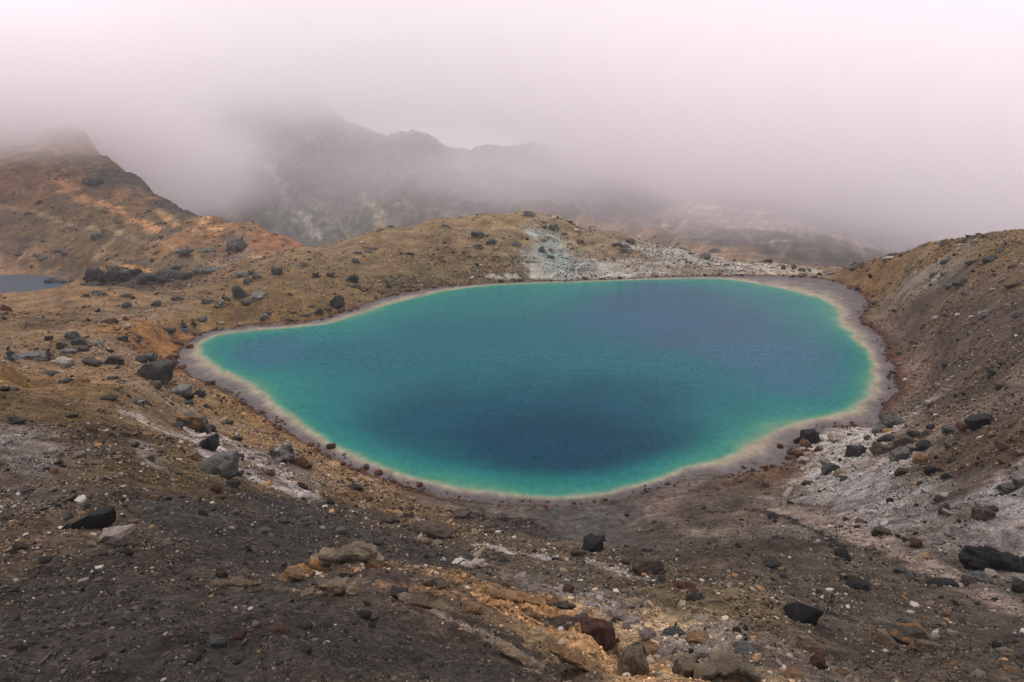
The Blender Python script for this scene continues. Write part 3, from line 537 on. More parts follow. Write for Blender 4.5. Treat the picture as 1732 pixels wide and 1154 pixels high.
# px, py (centre), w, h, colour[, label of its own, short name as a landmark]
ROCKS = '''
213 518 15 12 D
216 501 22 10 B|brown flat rock on the upper tan bench left of the lake|the flat brown rock on the bench
265 514 15 11 D
301 505 18 10 B
144 501 12 7 D
166 497 22 10 G
404 496 18 24 D|upright dark grey boulder on the slope above the lake's left arm|the upright grey boulder above the left arm
437 502 22 17 N|blocky grey boulder with pale top right of the upright dark one|-
414 512 14 12 G
353 511 20 10 G
372 514 18 12 M
382 506 12 9 D
340 541 16 9 G|dark greenish rock just behind the two crouching walkers|-
286 559 22 9 D|long dark brown rock left of the crouching walkers|the dark rock left of the walkers
186 544 22 12 B
212 540 9 8 R
214 551 11 6 P
231 569 15 8 B
233 577 11 6 D
209 574 13 10 D
82 573 12 9 D
121 568 24 14 G|tilted grey slab leaning among dark rocks on the left bench|the tilted slab on the left bench
132 579 24 12 D
105 585 14 12 D
140 591 18 10 D
115 596 26 12 N
168 584 16 8 G
53 602 42 16 N|wide low grey boulder between the two seated walkers|the low grey boulder between the walkers
103 612 32 12 P|cream coloured boulder in front of the hooded walker|the cream boulder by the hooded walker
110 620 18 8 G
158 614 30 12 D
196 610 26 16 D
239 609 20 13 D
253 605 22 14 G
262 630 46 34 D|biggest dark boulder near the lake's left tip|the biggest boulder by the lake's left tip
262 652 20 13 B
308 662 28 18 N|angular grey brown boulder below the lake's left tip|-
335 667 18 12 K
356 648 16 8 D|flat dark stone with pale rim at the left shoreline|-
186 674 24 9 D
82 632 26 7 D
110 645 20 8 G
191 640 14 7 B
205 647 12 7 B
235 682 22 10 M
321 682 14 10 D
351 687 12 8 D
321 586 12 7 R|rusty stone standing in shallow water at the lake's left tip|-
374 547 10 6 P
407 549 8 6 P
21 658 16 8 T
5 672 10 6 D
9 521 14 12 R
468 460 16 16 G|round dark green boulder alone on the tan slope behind the lake|the round green boulder on the slope
433 468 12 10 G
419 477 14 11 D
408 465 20 10 N
427 462 12 8 D
535 466 11 8 D
596 472 18 14 K|black boulder midway up the hump above the far shore|the black boulder midway up the hump
600 485 16 9 D
620 490 10 7 B
570 513 18 22 K|tall pointed black boulder standing near the far shoreline|the tall black boulder by the far shore
539 529 13 13 K
555 524 10 6 D
518 535 11 7 D
495 530 10 7 G
487 541 12 7 G
527 519 8 8 R
489 498 10 6 B
456 530 10 6 G
447 536 14 10 N
605 428 12 6 G
630 421 14 5 G
692 430 13 7 G
601 441 10 9 G
560 465 11 10 B
752 381 12 5 N
644 389 9 4 B
659 384 9 4 B
513 449 13 6 D
611 411 6 4 P
809 397 22 10 G|broad grey green boulder high on the middle of the hump|the broad boulder high on the hump
832 409 16 10 G
807 418 16 9 G
874 413 12 8 N
841 420 7 6 P
894 362 16 9 N|pale grey boulder perched on the very crest of the hump|the boulder perched on the hump's crest
937 385 15 11 G|dark green boulder just under the crest right of the perched one|-
963 376 10 4 B
1001 385 10 5 D
927 400 8 8 P
918 405 8 6 T
916 423 10 11 G|dark green boulder inside the bluish clay patch of the hump|the green boulder in the clay patch
932 425 10 8 R
931 435 12 6 G
976 390 14 6 P
954 396 8 4 R
1043 416 16 9 D
1057 416 12 9 P|pinkish boulder beside two dark ones above the far shore|the pinkish boulder above the far shore
1056 425 17 10 G
1067 409 12 9 G
983 410 12 9 B
1037 440 6 6 G
1192 435 17 12 G|round dark green boulder among white clay on the far rim|the green boulder on the white far rim
1209 425 15 8 D
1086 446 9 6 O
1179 453 9 7 T
1146 413 7 5 D
1108 402 6 4 D
1242 441 7 6 B
1229 449 9 5 G
1272 445 8 5 G
1299 443 14 7 K
1325 453 7 9 D
1342 453 8 9 R
1356 457 11 7 G|dark green bushy looking rock at the end of the far rim|the dark rock ending the far rim
1386 464 9 6 R
1405 464 10 6 N
1625 478 24 17 G|large grey green boulder on the hillside right of the lake|the big grey green boulder on the right hill
1605 485 10 9 N
1636 494 14 9 N
1680 491 10 6 P
1584 538 11 7 W|single white stone on dark gravel right of the lake|the white stone on the right gravel
1667 532 24 12 M|mottled pale and dark boulder near the right border of the gravel|the mottled boulder on the right gravel
1724 532 18 9 G
1673 438 20 12 D
1692 425 10 10 N
1642 444 14 7 D
1597 413 14 8 D
1599 443 12 8 G
1633 407 16 8 D|dark rock breaking the skyline of the right hill|the dark rock on the right skyline
1664 399 10 6 D
1511 432 14 6 D
1503 438 20 8 P
1595 464 10 8 N
1581 464 14 8 N
1698 474 10 6 P
1706 517 10 6 T
1716 482 26 9 B
1521 616 9 6 P
1601 617 14 8 D
1443 455 12 7 D
1540 421 12 6 D
1565 417 9 5 D
1460 450 9 5 D
1514 716 34 17 G|wide flat topped grey boulder nearest the lake's right inlet|the flat topped boulder by the right inlet
1490 727 26 14 G
1660 711 42 25 K|big black boulder standing alone on the slope right of the lake|the big black boulder on the right slope
1631 722 24 15 R
1608 727 28 12 G
1577 723 18 9 K
1572 731 16 9 B
1529 749 42 23 B|large brown boulder in the middle of the heap beside the inlet|the large brown boulder of the heap
1495 744 20 12 D
1493 761 28 16 B
1523 769 32 21 N|smooth grey oval boulder at the front of the heap|the smooth oval boulder of the heap
1562 756 22 17 K
1450 765 26 19 D|dark boulder with pale base on the white ash|-
1558 777 20 17 O|orange boulder right of the smooth grey oval one|the orange boulder of the heap
1525 799 20 17 B
1575 796 20 16 K
1602 807 15 11 K
1371 740 30 25 K|dark cavernous boulder at the tip of the white ash spit|the dark boulder tipping the ash spit
1339 766 14 8 R
1351 768 16 12 R
1359 780 22 12 P
1415 740 22 16 P|pale brown boulder standing on the white ash spit|-
1386 744 10 7 W
1398 781 22 11 P
1404 793 24 20 G|grey boulder with flat face on the white ash near the shore|the flat faced boulder on the ash
1421 801 18 11 T
1456 787 24 11 P
1427 811 14 7 D
1514 825 9 14 P
1505 848 11 11 K|small round black rock alone on the pale ash|the small black rock on the ash
1590 844 17 12 B
1598 862 16 18 D
1664 870 26 21 B|dark brown boulder right of the pale ash patch|the dark boulder beyond the ash
1677 862 18 12 D
1724 818 34 16 P
1727 766 24 10 T
1319 755 10 7 R|rusty stone lying in the shallow water off the ash spit|-
1365 817 18 9 B
1308 875 16 10 K|black stone on the dark mud flat below the lake|the black stone on the mud flat
1453 880 10 10 T
1481 889 12 6 W
1492 900 28 17 B|smooth grey brown boulder beside the pinkish washed track|the smooth boulder beside the washed track
1549 920 20 16 R
1532 914 12 8 D
1379 918 8 7 P
1398 913 7 6 P
1468 908 8 7 W
1423 937 19 14 K
1415 967 15 9 N
1521 965 18 14 G
1536 976 12 8 G
1452 991 36 19 K|low black brown boulder in the middle of the lower right slope|the low black boulder lower right
1594 986 36 15 K
1656 978 36 16 G
1640 986 22 14 B
1726 993 26 24 D
1353 1035 48 36 K|large angular black boulder on the lower right gravel|the large angular black boulder
1600 1039 13 12 O|single orange stone on grey gravel lower right|the single orange stone
1323 963 10 8 O
1307 954 26 11 D
1322 941 9 7 P
1494 1080 32 28 T|upright tan block left of the big reddish slab|-
1542 1074 62 30 X|big reddish tan slab on the lower right gravel|the big reddish slab lower right
1572 1094 40 20 T
1550 1096 28 12 O
1582 1078 15 12 P
1611 1072 13 11 P
1374 1103 46 9 R|thin brown slab pointing down the gravel slope|-
1384 1121 24 24 R|red brown wedge shaped stone at the bottom of the gravel|the red wedge stone
1698 1100 18 6 P
1703 1108 14 9 O
1711 1133 26 11 O
1614 1124 10 13 O
1655 1142 20 11 P
1597 1110 11 9 P
1571 1111 13 10 P
1424 1137 20 10 O
1340 1142 30 16 O
1004 922 34 28 K|angular dark boulder with slanting top just below the grey cove|the angular dark boulder below the cove
1014 911 18 11 D
978 936 24 13 B
967 955 14 7 O
1093 957 46 28 B|smooth rounded brown boulder right of the white streak|the smooth brown boulder below the cove
1056 951 16 9 D
1120 981 14 7 D
878 982 28 19 P|pale pink boulder at the edge of the ochre ledges|the pale pink boulder
897 983 8 13 P
901 994 28 8 P
961 998 20 12 R
1158 991 34 12 R
1176 1012 26 12 D
1013 1071 50 40 R|big red brown pitted boulder on the ochre ledges|the big red boulder on the ledges
1071 1118 44 52 A|tall leaning grey brown slab on the ochre ledges|the leaning slab on the ledges
1105 1102 38 20 O
1133 1102 34 14 P
1157 1130 36 32 T
1176 1130 12 20 D
1096 1072 26 13 P
1069 1052 28 9 P
1061 1062 16 10 P
1138 1070 34 13 G
1181 1079 36 12 O
998 1022 26 9 W
1093 1021 9 6 W
1186 1048 8 6 W
1260 1098 34 16 N
1190 1104 26 12 P
1040 1098 20 14 O
445 900 26 11 N|flat grey stone alone on the dark scree left of the cove|the flat grey stone on the dark scree
545 893 9 6 W
576 898 15 11 N
570 920 10 8 O|small orange stone just above the hollow overhanging rock|-
733 898 62 20 B|long dark brown rock on the slope below the near shore|the long brown rock below the shore
710 892 18 16 D
779 873 32 14 B
748 873 9 6 P
713 915 24 9 T
752 947 9 6 W
669 1004 34 12 D
733 986 22 11 N
797 1028 30 17 O
788 1013 18 13 P
801 1022 18 12 D
835 997 20 8 P
858 983 30 18 T
692 862 18 8 R
616 1042 20 15 K
473 1064 28 12 R
517 1060 22 10 D
557 1058 20 9 D
517 1100 18 14 D
158 880 60 36 K|large black pitted boulder on the gravel in the lower left|the large black boulder lower left
196 910 46 27 P|white pinkish boulder touching the large black one|the white boulder beside the black one
31 926 24 15 B
396 868 14 9 N
413 871 8 9 O
375 973 18 15 B
166 982 14 7 T
227 1030 14 7 T
229 1044 34 10 G
196 1057 30 9 B
166 1112 26 13 B
405 1075 22 14 R
367 1089 28 20 G|dark greenish lump on the grey scree at the bottom left|the greenish lump on the scree
326 1115 22 13 D
340 1100 16 11 B
185 936 14 8 T
283 1108 14 11 T
369 788 52 46 N|biggest rounded grey boulder on the slope left of the lake|the biggest grey boulder left of the lake
394 820 18 14 D
364 826 22 16 R|dark red stone just below the biggest grey boulder|-
328 716 46 30 X|dark boulder with ochre top uphill of the biggest grey one|the ochre topped boulder
352 750 28 28 D
322 772 24 11 O
255 776 14 11 B
25 711 26 12 D
121 704 18 8 D
92 742 20 10 T
213 736 14 9 D
91 796 13 9 O
78 795 11 8 D
147 784 8 7 O
262 841 14 9 O
42 832 18 9 G
476 770 34 28 M|pale whitish boulder with grey patches on the shore slope|the whitish boulder on the shore slope
510 783 32 18 R|red brown boulder leaning against the whitish one|-
455 800 16 9 B
400 772 20 10 D
425 775 14 9 P
300 720 18 10 D
400 742 18 9 D
388 716 12 8 D
560 755 14 9 R
527 752 10 6 R
470 727 12 7 R
445 730 9 5 P
640 800 14 8 R
665 815 12 7 R
710 820 10 8 R
620 790 10 7 D
602 825 22 12 D
580 835 16 9 O
620 845 20 8 B
697 845 12 8 T
760 862 18 9 T
690 872 16 10 B
660 880 30 14 B
285 605 12 8 R
300 580 14 8 R
290 620 12 7 R
330 565 12 6 R
1362 752 16 14 R
1349 745 14 11 K
1385 760 14 9 D
1333 774 11 7 R
1545 736 20 13 D
1508 742 16 11 D
1541 763 14 10 K
1468 741 12 8 D
1060 871 7 8 R|tiny rusty stone standing on the grey mud of the cove|-
1107 884 8 6 B
300 450 16 9 G
345 458 22 10 D
330 462 16 8 G
30 432 14 7 D
75 438 18 9 G
112 430 14 7 D
100 425 16 6 G
45 362 10 6 D
68 342 10 6 D
'''
rocks = []
for ln in ROCKS.strip().splitlines():
    a = ln.split('|'); f = a[0].split()
    rocks.append(dict(px=float(f[0]), py=float(f[1]), w=float(f[2]), h=float(f[3]), c=f[4], label=a[1] if len(a) > 1 else None, lm=a[2] if len(a) > 2 and a[2] != '-' else None))
LMK = [(r['px'], r['py'], r['lm']) for r in rocks if r['lm']]
LMK += [(318, 552, 'the two crouching walkers'), (593, 950, 'the hollow overhanging rock'), (1678, 950, 'the jagged black boulder group'), (1228, 1130, 'the slab at the bottom edge'), (230, 468, 'the dark outcrop by the second lake'), (960, 880, 'the grey cove'), (800, 1010, 'the ochre ledges')]
USED = set(r['label'] for r in rocks if r['label'])
def auto_label(r):
    big = 'small ' if r['w'] < 12 else ('large ' if r['w'] > 27 else '')
    asp = r['w']/r['h']; shp = 'flat ' if asp > 2.1 else ('upright ' if asp < 1.05 else '')
    noun = 'stone' if r['w'] < 17 else 'rock'
    cand = sorted(LMK, key=lambda q: math.hypot(q[0]-r['px'], (q[1]-r['py'])*1.3))
    for q in cand[:7]:
        dx, dy = r['px']-q[0], r['py']-q[1]; dd = math.hypot(dx, dy)
        dist = 'just ' if dd < 35 else ('' if dd < 90 else 'well ')
        hx = 'left' if dx < 0 else 'right'; vy = 'above' if dy < 0 else 'below'
        if abs(dx) > 2.2*abs(dy): dr = hx+' of'
        elif abs(dy) > 2.2*abs(dx): dr = vy
        else: dr = vy+' and '+hx+' of'
        for s in (shp, shp or 'rounded '):
            lb = f"{big}{s}{COLW[r['c']]} {noun} {dist}{dr} {q[2]}"
            if lb not in USED and len(lb.split()) <= 16: USED.add(lb); return lb
    lb = f"{big}{shp}{COLW[r['c']]} {noun} farther {dr} {q[2]}"; USED.add(lb); return lb
def group_of(px, py):
    if px < 520 and py < 455: return 'rocks on the far left hillside'
    if py < 560 and 380 < px < 1400: return 'rocks on the hump behind the lake'
    if px > 1400 and py < 640: return 'rocks on the right hillside'
    if px > 1310 and py < 900: return 'rocks around the white ash spit'
    if px > 1240: return 'rocks on the lower right slope'
    if px > 640 and py > 840: return 'rocks among the ochre ledges'
    if py > 700: return 'rocks on the lower left slope'
    return 'rocks on the left bench'
nr = 0; ROCKSPOTS = []
for i, r in enumerate(rocks):
    px, py, wd, ht = r['px'], r['py'], r['w']*1.1, r['h']*1.1
    k = pick(px, py+.36*ht); sz = wd*k/FPX
    big = wd > 24
    o = link('boulder' if wd > 22 else 'rock', rock_mesh(i if big else i % 23, r['c'], big))
    hw = wd/2*k/FPX; hh = ht/2*k/FPX*1.18; hd = (hw+hh)/2*random.uniform(.85, 1.1)
    c = unproj(px, py+.06*ht, k+hd*.25)
    o.location = c; o.scale = (hw*1.04, hd, hh)
    o.rotation_euler = (random.uniform(-.12, .12), random.uniform(-.16, .16), random.choice((0, math.pi))+random.uniform(-.3, .3))
    ROCKSPOTS.append((c[0], c[1], hw, hd, k))
    o['label'] = r['label'] or auto_label(r); o['category'] = 'rock'; o['group'] = group_of(px, py); nr += 1
print('rocks', nr, round(time.time()-T0, 1))

# rocks of several lobes, melted into one body
def lobed(name, lobes, mat, label, cat='rock', group=None, seed=1, vox=.03, rough=.05, depth=1.0, shift=0.0, sink=.0):
    # lobes: (px, py, w, h) ; every lobe sits where its own foot meets the ground
    import bmesh
    px0 = np.mean([l[0] for l in lobes]); foot = max(l[1]+l[3]*.4 for l in lobes); kk = pick(px0, foot)+shift
    Vs, Fs, off = [], [], 0; rg = np.random.default_rng(seed)
    for j, l in enumerate(lobes):
        px, py, wd, ht = l[:4]; dk = l[4] if len(l) > 4 else 0
        p, f = rock_shape(seed*31+j, 4, facets=10, sharp=30, rough=.06)
        hw = wd/2*kk/FPX; hh = ht/2*kk/FPX; hd = (hw*.6+hh*.6)*depth
        ang = l[5] if len(l) > 5 else 0.0
        if ang: ca_, sa_ = math.cos(ang), math.sin(ang); q = p*np.array([hw, hd, hh]); q = np.stack([q[:, 0]*ca_-q[:, 2]*sa_, q[:, 1], q[:, 0]*sa_+q[:, 2]*ca_], 1)
        else: q = p*np.array([hw, hd, hh])
        Vs.append(q+unproj(px, py, kk+dk+hd*.3)); Fs.append(f+off); off += len(p)
    Vv = np.concatenate(Vs); c = np.array([(Vv[:, 0].min()+Vv[:, 0].max())/2, (Vv[:, 1].min()+Vv[:, 1].max())/2, Vv[:, 2].min()+sink]); Vv = Vv-c
    me = mesh_from('tmp', Vv, np.concatenate(Fs)); o = link(name, me)
    rm = o.modifiers.new('r', 'REMESH'); rm.mode = 'VOXEL'; ext = (Vv.max(0)-Vv.min(0)).max(); rm.voxel_size = ext*vox/2
    sm = o.modifiers.new('s', 'SMOOTH'); sm.iterations = 1
    dg = bpy.context.evaluated_depsgraph_get(); m2 = bpy.data.meshes.new_from_object(o.evaluated_get(dg)); o.modifiers.clear(); o.data = m2; bpy.data.meshes.remove(me)
    n = len(m2.vertices); co = np.empty(n*3, np.float32); m2.vertices.foreach_get('co', co); co = co.reshape(-1, 3).astype(float)
    nn = np.empty(n*3, np.float32); m2.vertices.foreach_get('normal', nn); nn = nn.reshape(-1, 3)
    s = ext/3; dsp = sum(a*(.5-2*np.abs(noise3(co/s*fq, seed+int(fq)))) for a, fq in ((1, 1.3), (.7, 3.1), (.45, 7), (.28, 16)))
    lay = .5*noise2(co[:, 0]/s*1.2, (co[:, 2]+co[:, 0]*.3)/s*9, seed+9)
    co += nn*((dsp+lay)*rough*s)[:, None]
    m2.vertices.foreach_set('co', co.astype(np.float32).ravel()); m2.polygons.foreach_set('use_smooth', np.ones(len(m2.polygons), bool)); m2.materials.clear(); m2.materials.append(RM[mat]); m2.update()
    o.location = c; o['label'] = label; o['category'] = cat
    if group: o['group'] = group
    return o
lobed('boulder', [(516,966,34,10,0,-.5),(540,954,40,16,0,-.5),(562,941,44,24,0,-.2),(592,934,56,26,0,.15),(618,934,46,38),(634,950,30,44),(634,970,18,22)], 'A', 'large hollow grey rock with ochre underside arching over the dark scree', seed=3, rough=.07, depth=.8)
lobed('rock', [(500,968,34,10,0,-.45),(484,980,26,9,0,-.35)], 'O', 'ochre tail of rock trailing from the hollow arched rock', seed=4, rough=.05)
lobed('rock', [(545,990,30,12,0,-.4),(568,990,44,20,0,.35),(592,1000,26,18,0,.5),(520,1002,30,7,0,.3)], 'T', 'pinkish tan wavy ledge rock on the lip of the dark scree', seed=5, rough=.07)
lobed('rock', [(700,985,34,8),(722,984,26,12),(745,988,30,8)], 'T', 'low pale crusted rock at the start of the ochre ledges', seed=6, rough=.08)
lobed('rock', [(790,956,22,12,0,-.3),(806,953,26,13),(820,957,14,8)], 'P', 'pale curved crust of rock on dark gravel under the near shore', seed=7, rough=.07)
lobed('boulder', [(1648,945,34,30),(1675,940,40,30),(1700,952,44,28),(1722,955,34,22),(1636,942,20,12)], 'K', 'jagged black boulder group at the right side of the lower slope', seed=8, rough=.09)
lobed('boulder', [(1190,1137,44,18,0,.45),(1228,1126,56,26),(1262,1138,44,26,0,-.5),(1225,1150,80,26)], 'A', 'big grey brown slab with a pale edge at the bottom of the picture', seed=9, rough=.06)
lobed('boulder', [(950,1055,60,18),(985,1052,40,22),(920,1060,40,12)], 'B', 'low gravelly dark mound left of the big red boulder', seed=10, rough=.06)
lobed('rock', [(1700,826,22,14),(1722,815,34,22)], 'N', 'pale grey slab edge above the right end of the ash', seed=11, rough=.08)
# rocky ledges in the ochre strip
for j, (lb, mt, lab) in enumerate([
  ([(700,1016,60,7,0,-.15),(745,1026,50,7,0,-.25)], 'T', 'long thin tan ledge lying on dark gravel below the lip'),
  ([(380,985,44,4),(420,988,50,4,0,-.05),(462,991,44,4)], 'T', 'thin tan ledge cracking the dark scree along its lip'),
  ([(850,1005,60,10,0,-.2),(890,1014,50,12,0,-.25)], 'O', 'orange bedded ledge at the top of the ochre strip'),
  ([(900,1040,70,10,0,-.25),(950,1022,50,10,0,-.2)], 'X', 'ochre and grey bedded ledge left of the white slivers'),
  ([(960,1108,70,14,0,-.45),(1000,1130,60,14,0,-.45)], 'O', 'steep orange bedded ledge left of the leaning slab'),
  ([(1040,1035,44,10,0,-.35),(1060,1048,30,9,0,-.4)], 'P', 'pale cracked ledge uphill of the cream stones'),
  ([(860,1098,60,8,0,-.45),(900,1122,50,8,0,-.5)], 'T', 'thin pale ledge marking the border of the dark scree')]):
    lobed('ledge', lb, mt, lab, group='bedded ledges in the ochre strip', seed=40+j, rough=.09, depth=.7)
# outcrops by the second lake and on the far hillside
def scatter_lobes(px, py, wd, ht, n, sd, slope=0.0):
    rg = np.random.default_rng(sd); o = []
    for i in range(n):
        t = (i+.5)/n-.5+rg.uniform(-.06, .06); s = rg.uniform(.55, 1)
        o.append((px+t*wd, py+slope*t*wd+rg.uniform(-.18, .18)*ht, wd/n*2.6*s, ht*s, rg.uniform(-2, 2)))
    return o
for px, py, wd, ht, n, mt, sl_, lab in [
  (192,468,86,20,9,'K',-.06,'long dark craggy outcrop beside the second lake'),
  (280,470,96,16,10,'D',-.05,'low dark outcrop at the foot of the far hillside'),
  (357,459,50,10,6,'G',-.2,'small green grey outcrop where the far hillside meets the hump'),
  (105,478,50,12,6,'D',.2,'low dark rocks jutting into the second lake'),
  (158,308,34,12,6,'G',.3,'greenish crag in the middle of the misty far hillside'),
  (403,415,26,26,6,'N',1.2,'grey broken rock gully in the orange far slope'),
  (162,402,20,12,4,'G',.2,'small green crag beside the far trail'),
  (330,425,60,7,7,'G',.3,'thin line of dark crags low on the far hillside'),
  ]:
    lobed('outcrop', scatter_lobes(px, py, wd, ht, n, int(px)), mt, lab, 'outcrop', 'outcrops on the far hillside', seed=int(px), rough=.12, depth=1.1)
print('lobed', round(time.time()-T0, 1))

# ------------------------------------------------------------------ gravel (stuff): stones nobody could count
def stones(N, v0, v1, szf, cap, seed, small, strip=False, shore=False):
    RG = np.random.default_rng(seed)
    u = RG.uniform(R(-44), R(44), N); v = RG.uniform(math.log(v0), math.log(v1), N)
    fu = (u-U[0])/(U[1]-U[0]); fv = (v-V[0])/dv
    dn = bil(DENS, fu, fv); d = np.exp(v); x = d*np.sin(u); y = d*np.cos(u)
    cl = .5+.9*noise2(u/.06, v/.06, 301)+.6*noise2(u/.018, v/.018, 302)
    pr = np.clip((dn-.08)*cl*1.5, .015, 1)
    if strip: pr = np.exp(-(pl_dist(np.stack([x, y], 1), STRIP)/1.5)**2)*np.clip(cl+.2, 0, 1)
    if shore: q1 = bil(S1g, fu, fv); pr = np.exp(-(q1/.45)**2)*np.clip(cl+.15, 0, 1)
    ok = (RG.uniform(size=len(u)) < pr) & (bil(S1g, fu, fv) > (-.9 if shore else .2)) & (bil(S2g, fu, fv) > 1)
    u, v, fu, fv, d, x, y = [q[ok] for q in (u, v, fu, fv, d, x, y)]
    n = len(u); z = bil(Z, fu, fv); base = bil(C, fu, fv)
    if shore: z = np.maximum(z, -.02)
    s = np.clip(d/FPX*szf*RG.uniform(.06, 1, n)**-.62, 0, d/FPX*cap)
    kind = RG.uniform(size=n); lum = np.exp(RG.normal(-.05, .38, n))
    c = base*lum[:, None]
    pf = np.clip(dn[ok]*1.5-.45, 0, 1)*smooth(8.5, 13, d)*(1-.35*smooth(45, 70, d)*(x < 20))
    p1 = .012+.10*pf; p2 = p1+.010+.06*pf; p3 = p2+.24
    pale = kind < p1; c[pale] = lin((196, 184, 172))*RG.uniform(.45, 1.05, pale.sum())[:, None]
    tan = (kind >= p1) & (kind < p2); c[tan] = lin((170, 132, 92))*RG.uniform(.45, 1.1, tan.sum())[:, None]
    dk = (kind >= p2) & (kind < p3); c[dk] = lin((34, 32, 30))*RG.uniform(.5, 1.3, dk.sum())[:, None]  # dark stones, blackened in colour to stand in for shaded gaps
    if strip:
        pal = np.array([lin(q) for q in ((184,146,108),(172,138,106),(206,182,158),(156,138,120),(126,114,102),(168,122,84),(100,90,80))])
        c = pal[RG.integers(0, 7, n)]*RG.uniform(.6, 1.15, (n, 1))
    if shore: c = np.array([lin(q) for q in ((66,46,38),(54,46,42),(84,58,44),(86,78,72))])[RG.integers(0, 4, n)]*RG.uniform(.6, 1.3, (n, 1))
    s1 = bil(S1g, fu, fv); ru = (s1 < 1.4) & (RG.uniform(size=n) < .55); c[ru] = lin((92, 56, 36))*RG.uniform(.4, 1.5, ru.sum())[:, None]
    if small:
        B = np.array([(1,0,0),(-1,0,0),(0,1,0),(0,-1,0),(0,0,1),(0,0,-1)], float); f = np.array([(0,2,4),(2,1,4),(1,3,4),(3,0,4),(2,0,5),(1,2,5),(3,1,5),(0,3,5)])
        SH = np.array([B*(1+.3*np.random.default_rng(q).uniform(-1, 1, (6, 1)))+.25*np.random.default_rng(q+50).uniform(-1, 1, (6, 3)) for q in range(12)])
    else:
        SH = []
        for q in range(12):
            p, f = rock_shape(900+q, 1, facets=6, sharp=12, rough=0); SH.append(p*(1+.14*np.random.default_rng(q).normal(size=(len(p), 1))))
        SH = np.array(SH)
    P = SH[RG.integers(0, len(SH), n)]; sc3 = np.stack([RG.uniform(.8, 1.4, n), RG.uniform(.7, 1.1, n), RG.uniform(.45, .9, n)], 1)*s[:, None]
    P = P*sc3[:, None, :]; a = RG.uniform(0, 6.28, n); ca_, sa_ = np.cos(a)[:, None], np.sin(a)[:, None]
    P = np.stack([P[..., 0]*ca_-P[..., 1]*sa_, P[..., 0]*sa_+P[..., 1]*ca_, P[..., 2]], -1)
    til = RG.normal(0, .35, (n, 1)); P = np.stack([P[..., 0], P[..., 1], P[..., 2]+P[..., 0]*til], -1)
    P += np.stack([x, y, z+s*.25], 1)[:, None, :]
    nv = P.shape[1]; return P.reshape(-1, 3), (f[None]+(np.arange(n)*nv)[:, None, None]).reshape(-1, 3), np.repeat(np.clip(c, .004, .9), nv, 0)
SPOTS = []
def skirts():                                         # grit and chips gathered round the foot of every boulder
    RG = np.random.default_rng(9); xs_, ys_, ss = [], [], []
    for (x, y, rx, ry, k) in SPOTS:
        m = int(np.clip(rx*FPX/k*2.2, 6, 60)); a = RG.uniform(0, 6.283, m); rr = 1+RG.exponential(.22, m)
        xs_ += list(x+np.cos(a)*rx*rr*.95); ys_ += list(y+np.sin(a)*ry*rr*.95); ss += list(k/FPX*np.clip(.8*RG.uniform(.08, 1, m)**-.6, 0, 4.5))
    x = np.array(xs_); y = np.array(ys_); s = np.array(ss); n = len(x); d = np.hypot(x, y)
    fu = (np.arctan2(x, y)-U[0])/(U[1]-U[0]); fv = (np.log(d)-V[0])/dv; z = bil(Z, fu, fv)
    c = bil(C, fu, fv)*np.exp(RG.normal(-.15, .4, n))[:, None]
    SH = np.array([rock_shape(950+q, 1, facets=6, sharp=12, rough=0)[0] for q in range(10)]); f = ICO[1][1]
    P = SH[RG.integers(0, 10, n)]*(np.stack([RG.uniform(.8, 1.4, n), RG.uniform(.7, 1.2, n), RG.uniform(.5, .95, n)], 1)*s[:, None])[:, None, :]
    P += np.stack([x, y, z+s*.2], 1)[:, None, :]; nv = P.shape[1]
    ok = bil(S1g, fu, fv) > -.3; P = P[ok]; n = len(P); c = c[ok]
    return P.reshape(-1, 3), (f[None]+(np.arange(n)*nv)[:, None, None]).reshape(-1, 3), np.repeat(np.clip(c, .004, .9), nv, 0)
def gravel():
    parts = [stones(1150000, 2.6, 300, .56, 1.8, 1, True), stones(170000, 2.6, 260, .76, 5.0, 2, False), stones(11000, 3.0, 60, 1.7, 9.0, 3, False), stones(8000, 5, 16, 1.9, 13.0, 4, False, True), stones(75000, 30, 135, .95, 5.0, 5, False, shore=True), skirts()]
    off = 0; Vs, Fs, Cs = [], [], []
    for p, f, c in parts: Vs.append(p); Fs.append(f+off); Cs.append(c); off += len(p)
    me = mesh_from('gravel', np.concatenate(Vs), np.concatenate(Fs), attr_mat('gravel_stone'), False); set_col(me, np.concatenate(Cs))
    return link('gravel', me, kind='stuff', label='loose gravel and small stones strewn over the slopes', category='gravel')
SPOTS += ROCKSPOTS
gravel()
print('gravel', round(time.time()-T0, 1))

# ------------------------------------------------------------------ people
def skin_body(name, joints, bones, mat, parent=None, sub=2):
    me = bpy.data.meshes.new(name); keys = list(joints); me.from_pydata([joints[k][0] for k in keys], [(keys.index(a), keys.index(b)) for a, b in bones], [])
    o = bpy.data.objects.new(name, me); COL.objects.link(o)
    o.modifiers.new('skin', 'SKIN'); lay = me.skin_vertices[0].data
    for i, k in enumerate(keys): lay[i].radius = (joints[k][1], joints[k][1] if len(joints[k]) < 3 else joints[k][2])
    lay[0].use_root = True
    sb = o.modifiers.new('sub', 'SUBSURF'); sb.levels = sub; sb.render_levels = sub
    dg = bpy.context.evaluated_depsgraph_get(); m2 = bpy.data.meshes.new_from_object(o.evaluated_get(dg)); o.modifiers.clear(); o.data = m2
    m2.polygons.foreach_set('use_smooth', np.ones(len(m2.polygons), bool)); m2.materials.clear(); m2.materials.append(mat); m2.update()
    if parent: o.parent = parent
    return o
SKIN = plain('skin', (176, 128, 100), .6)
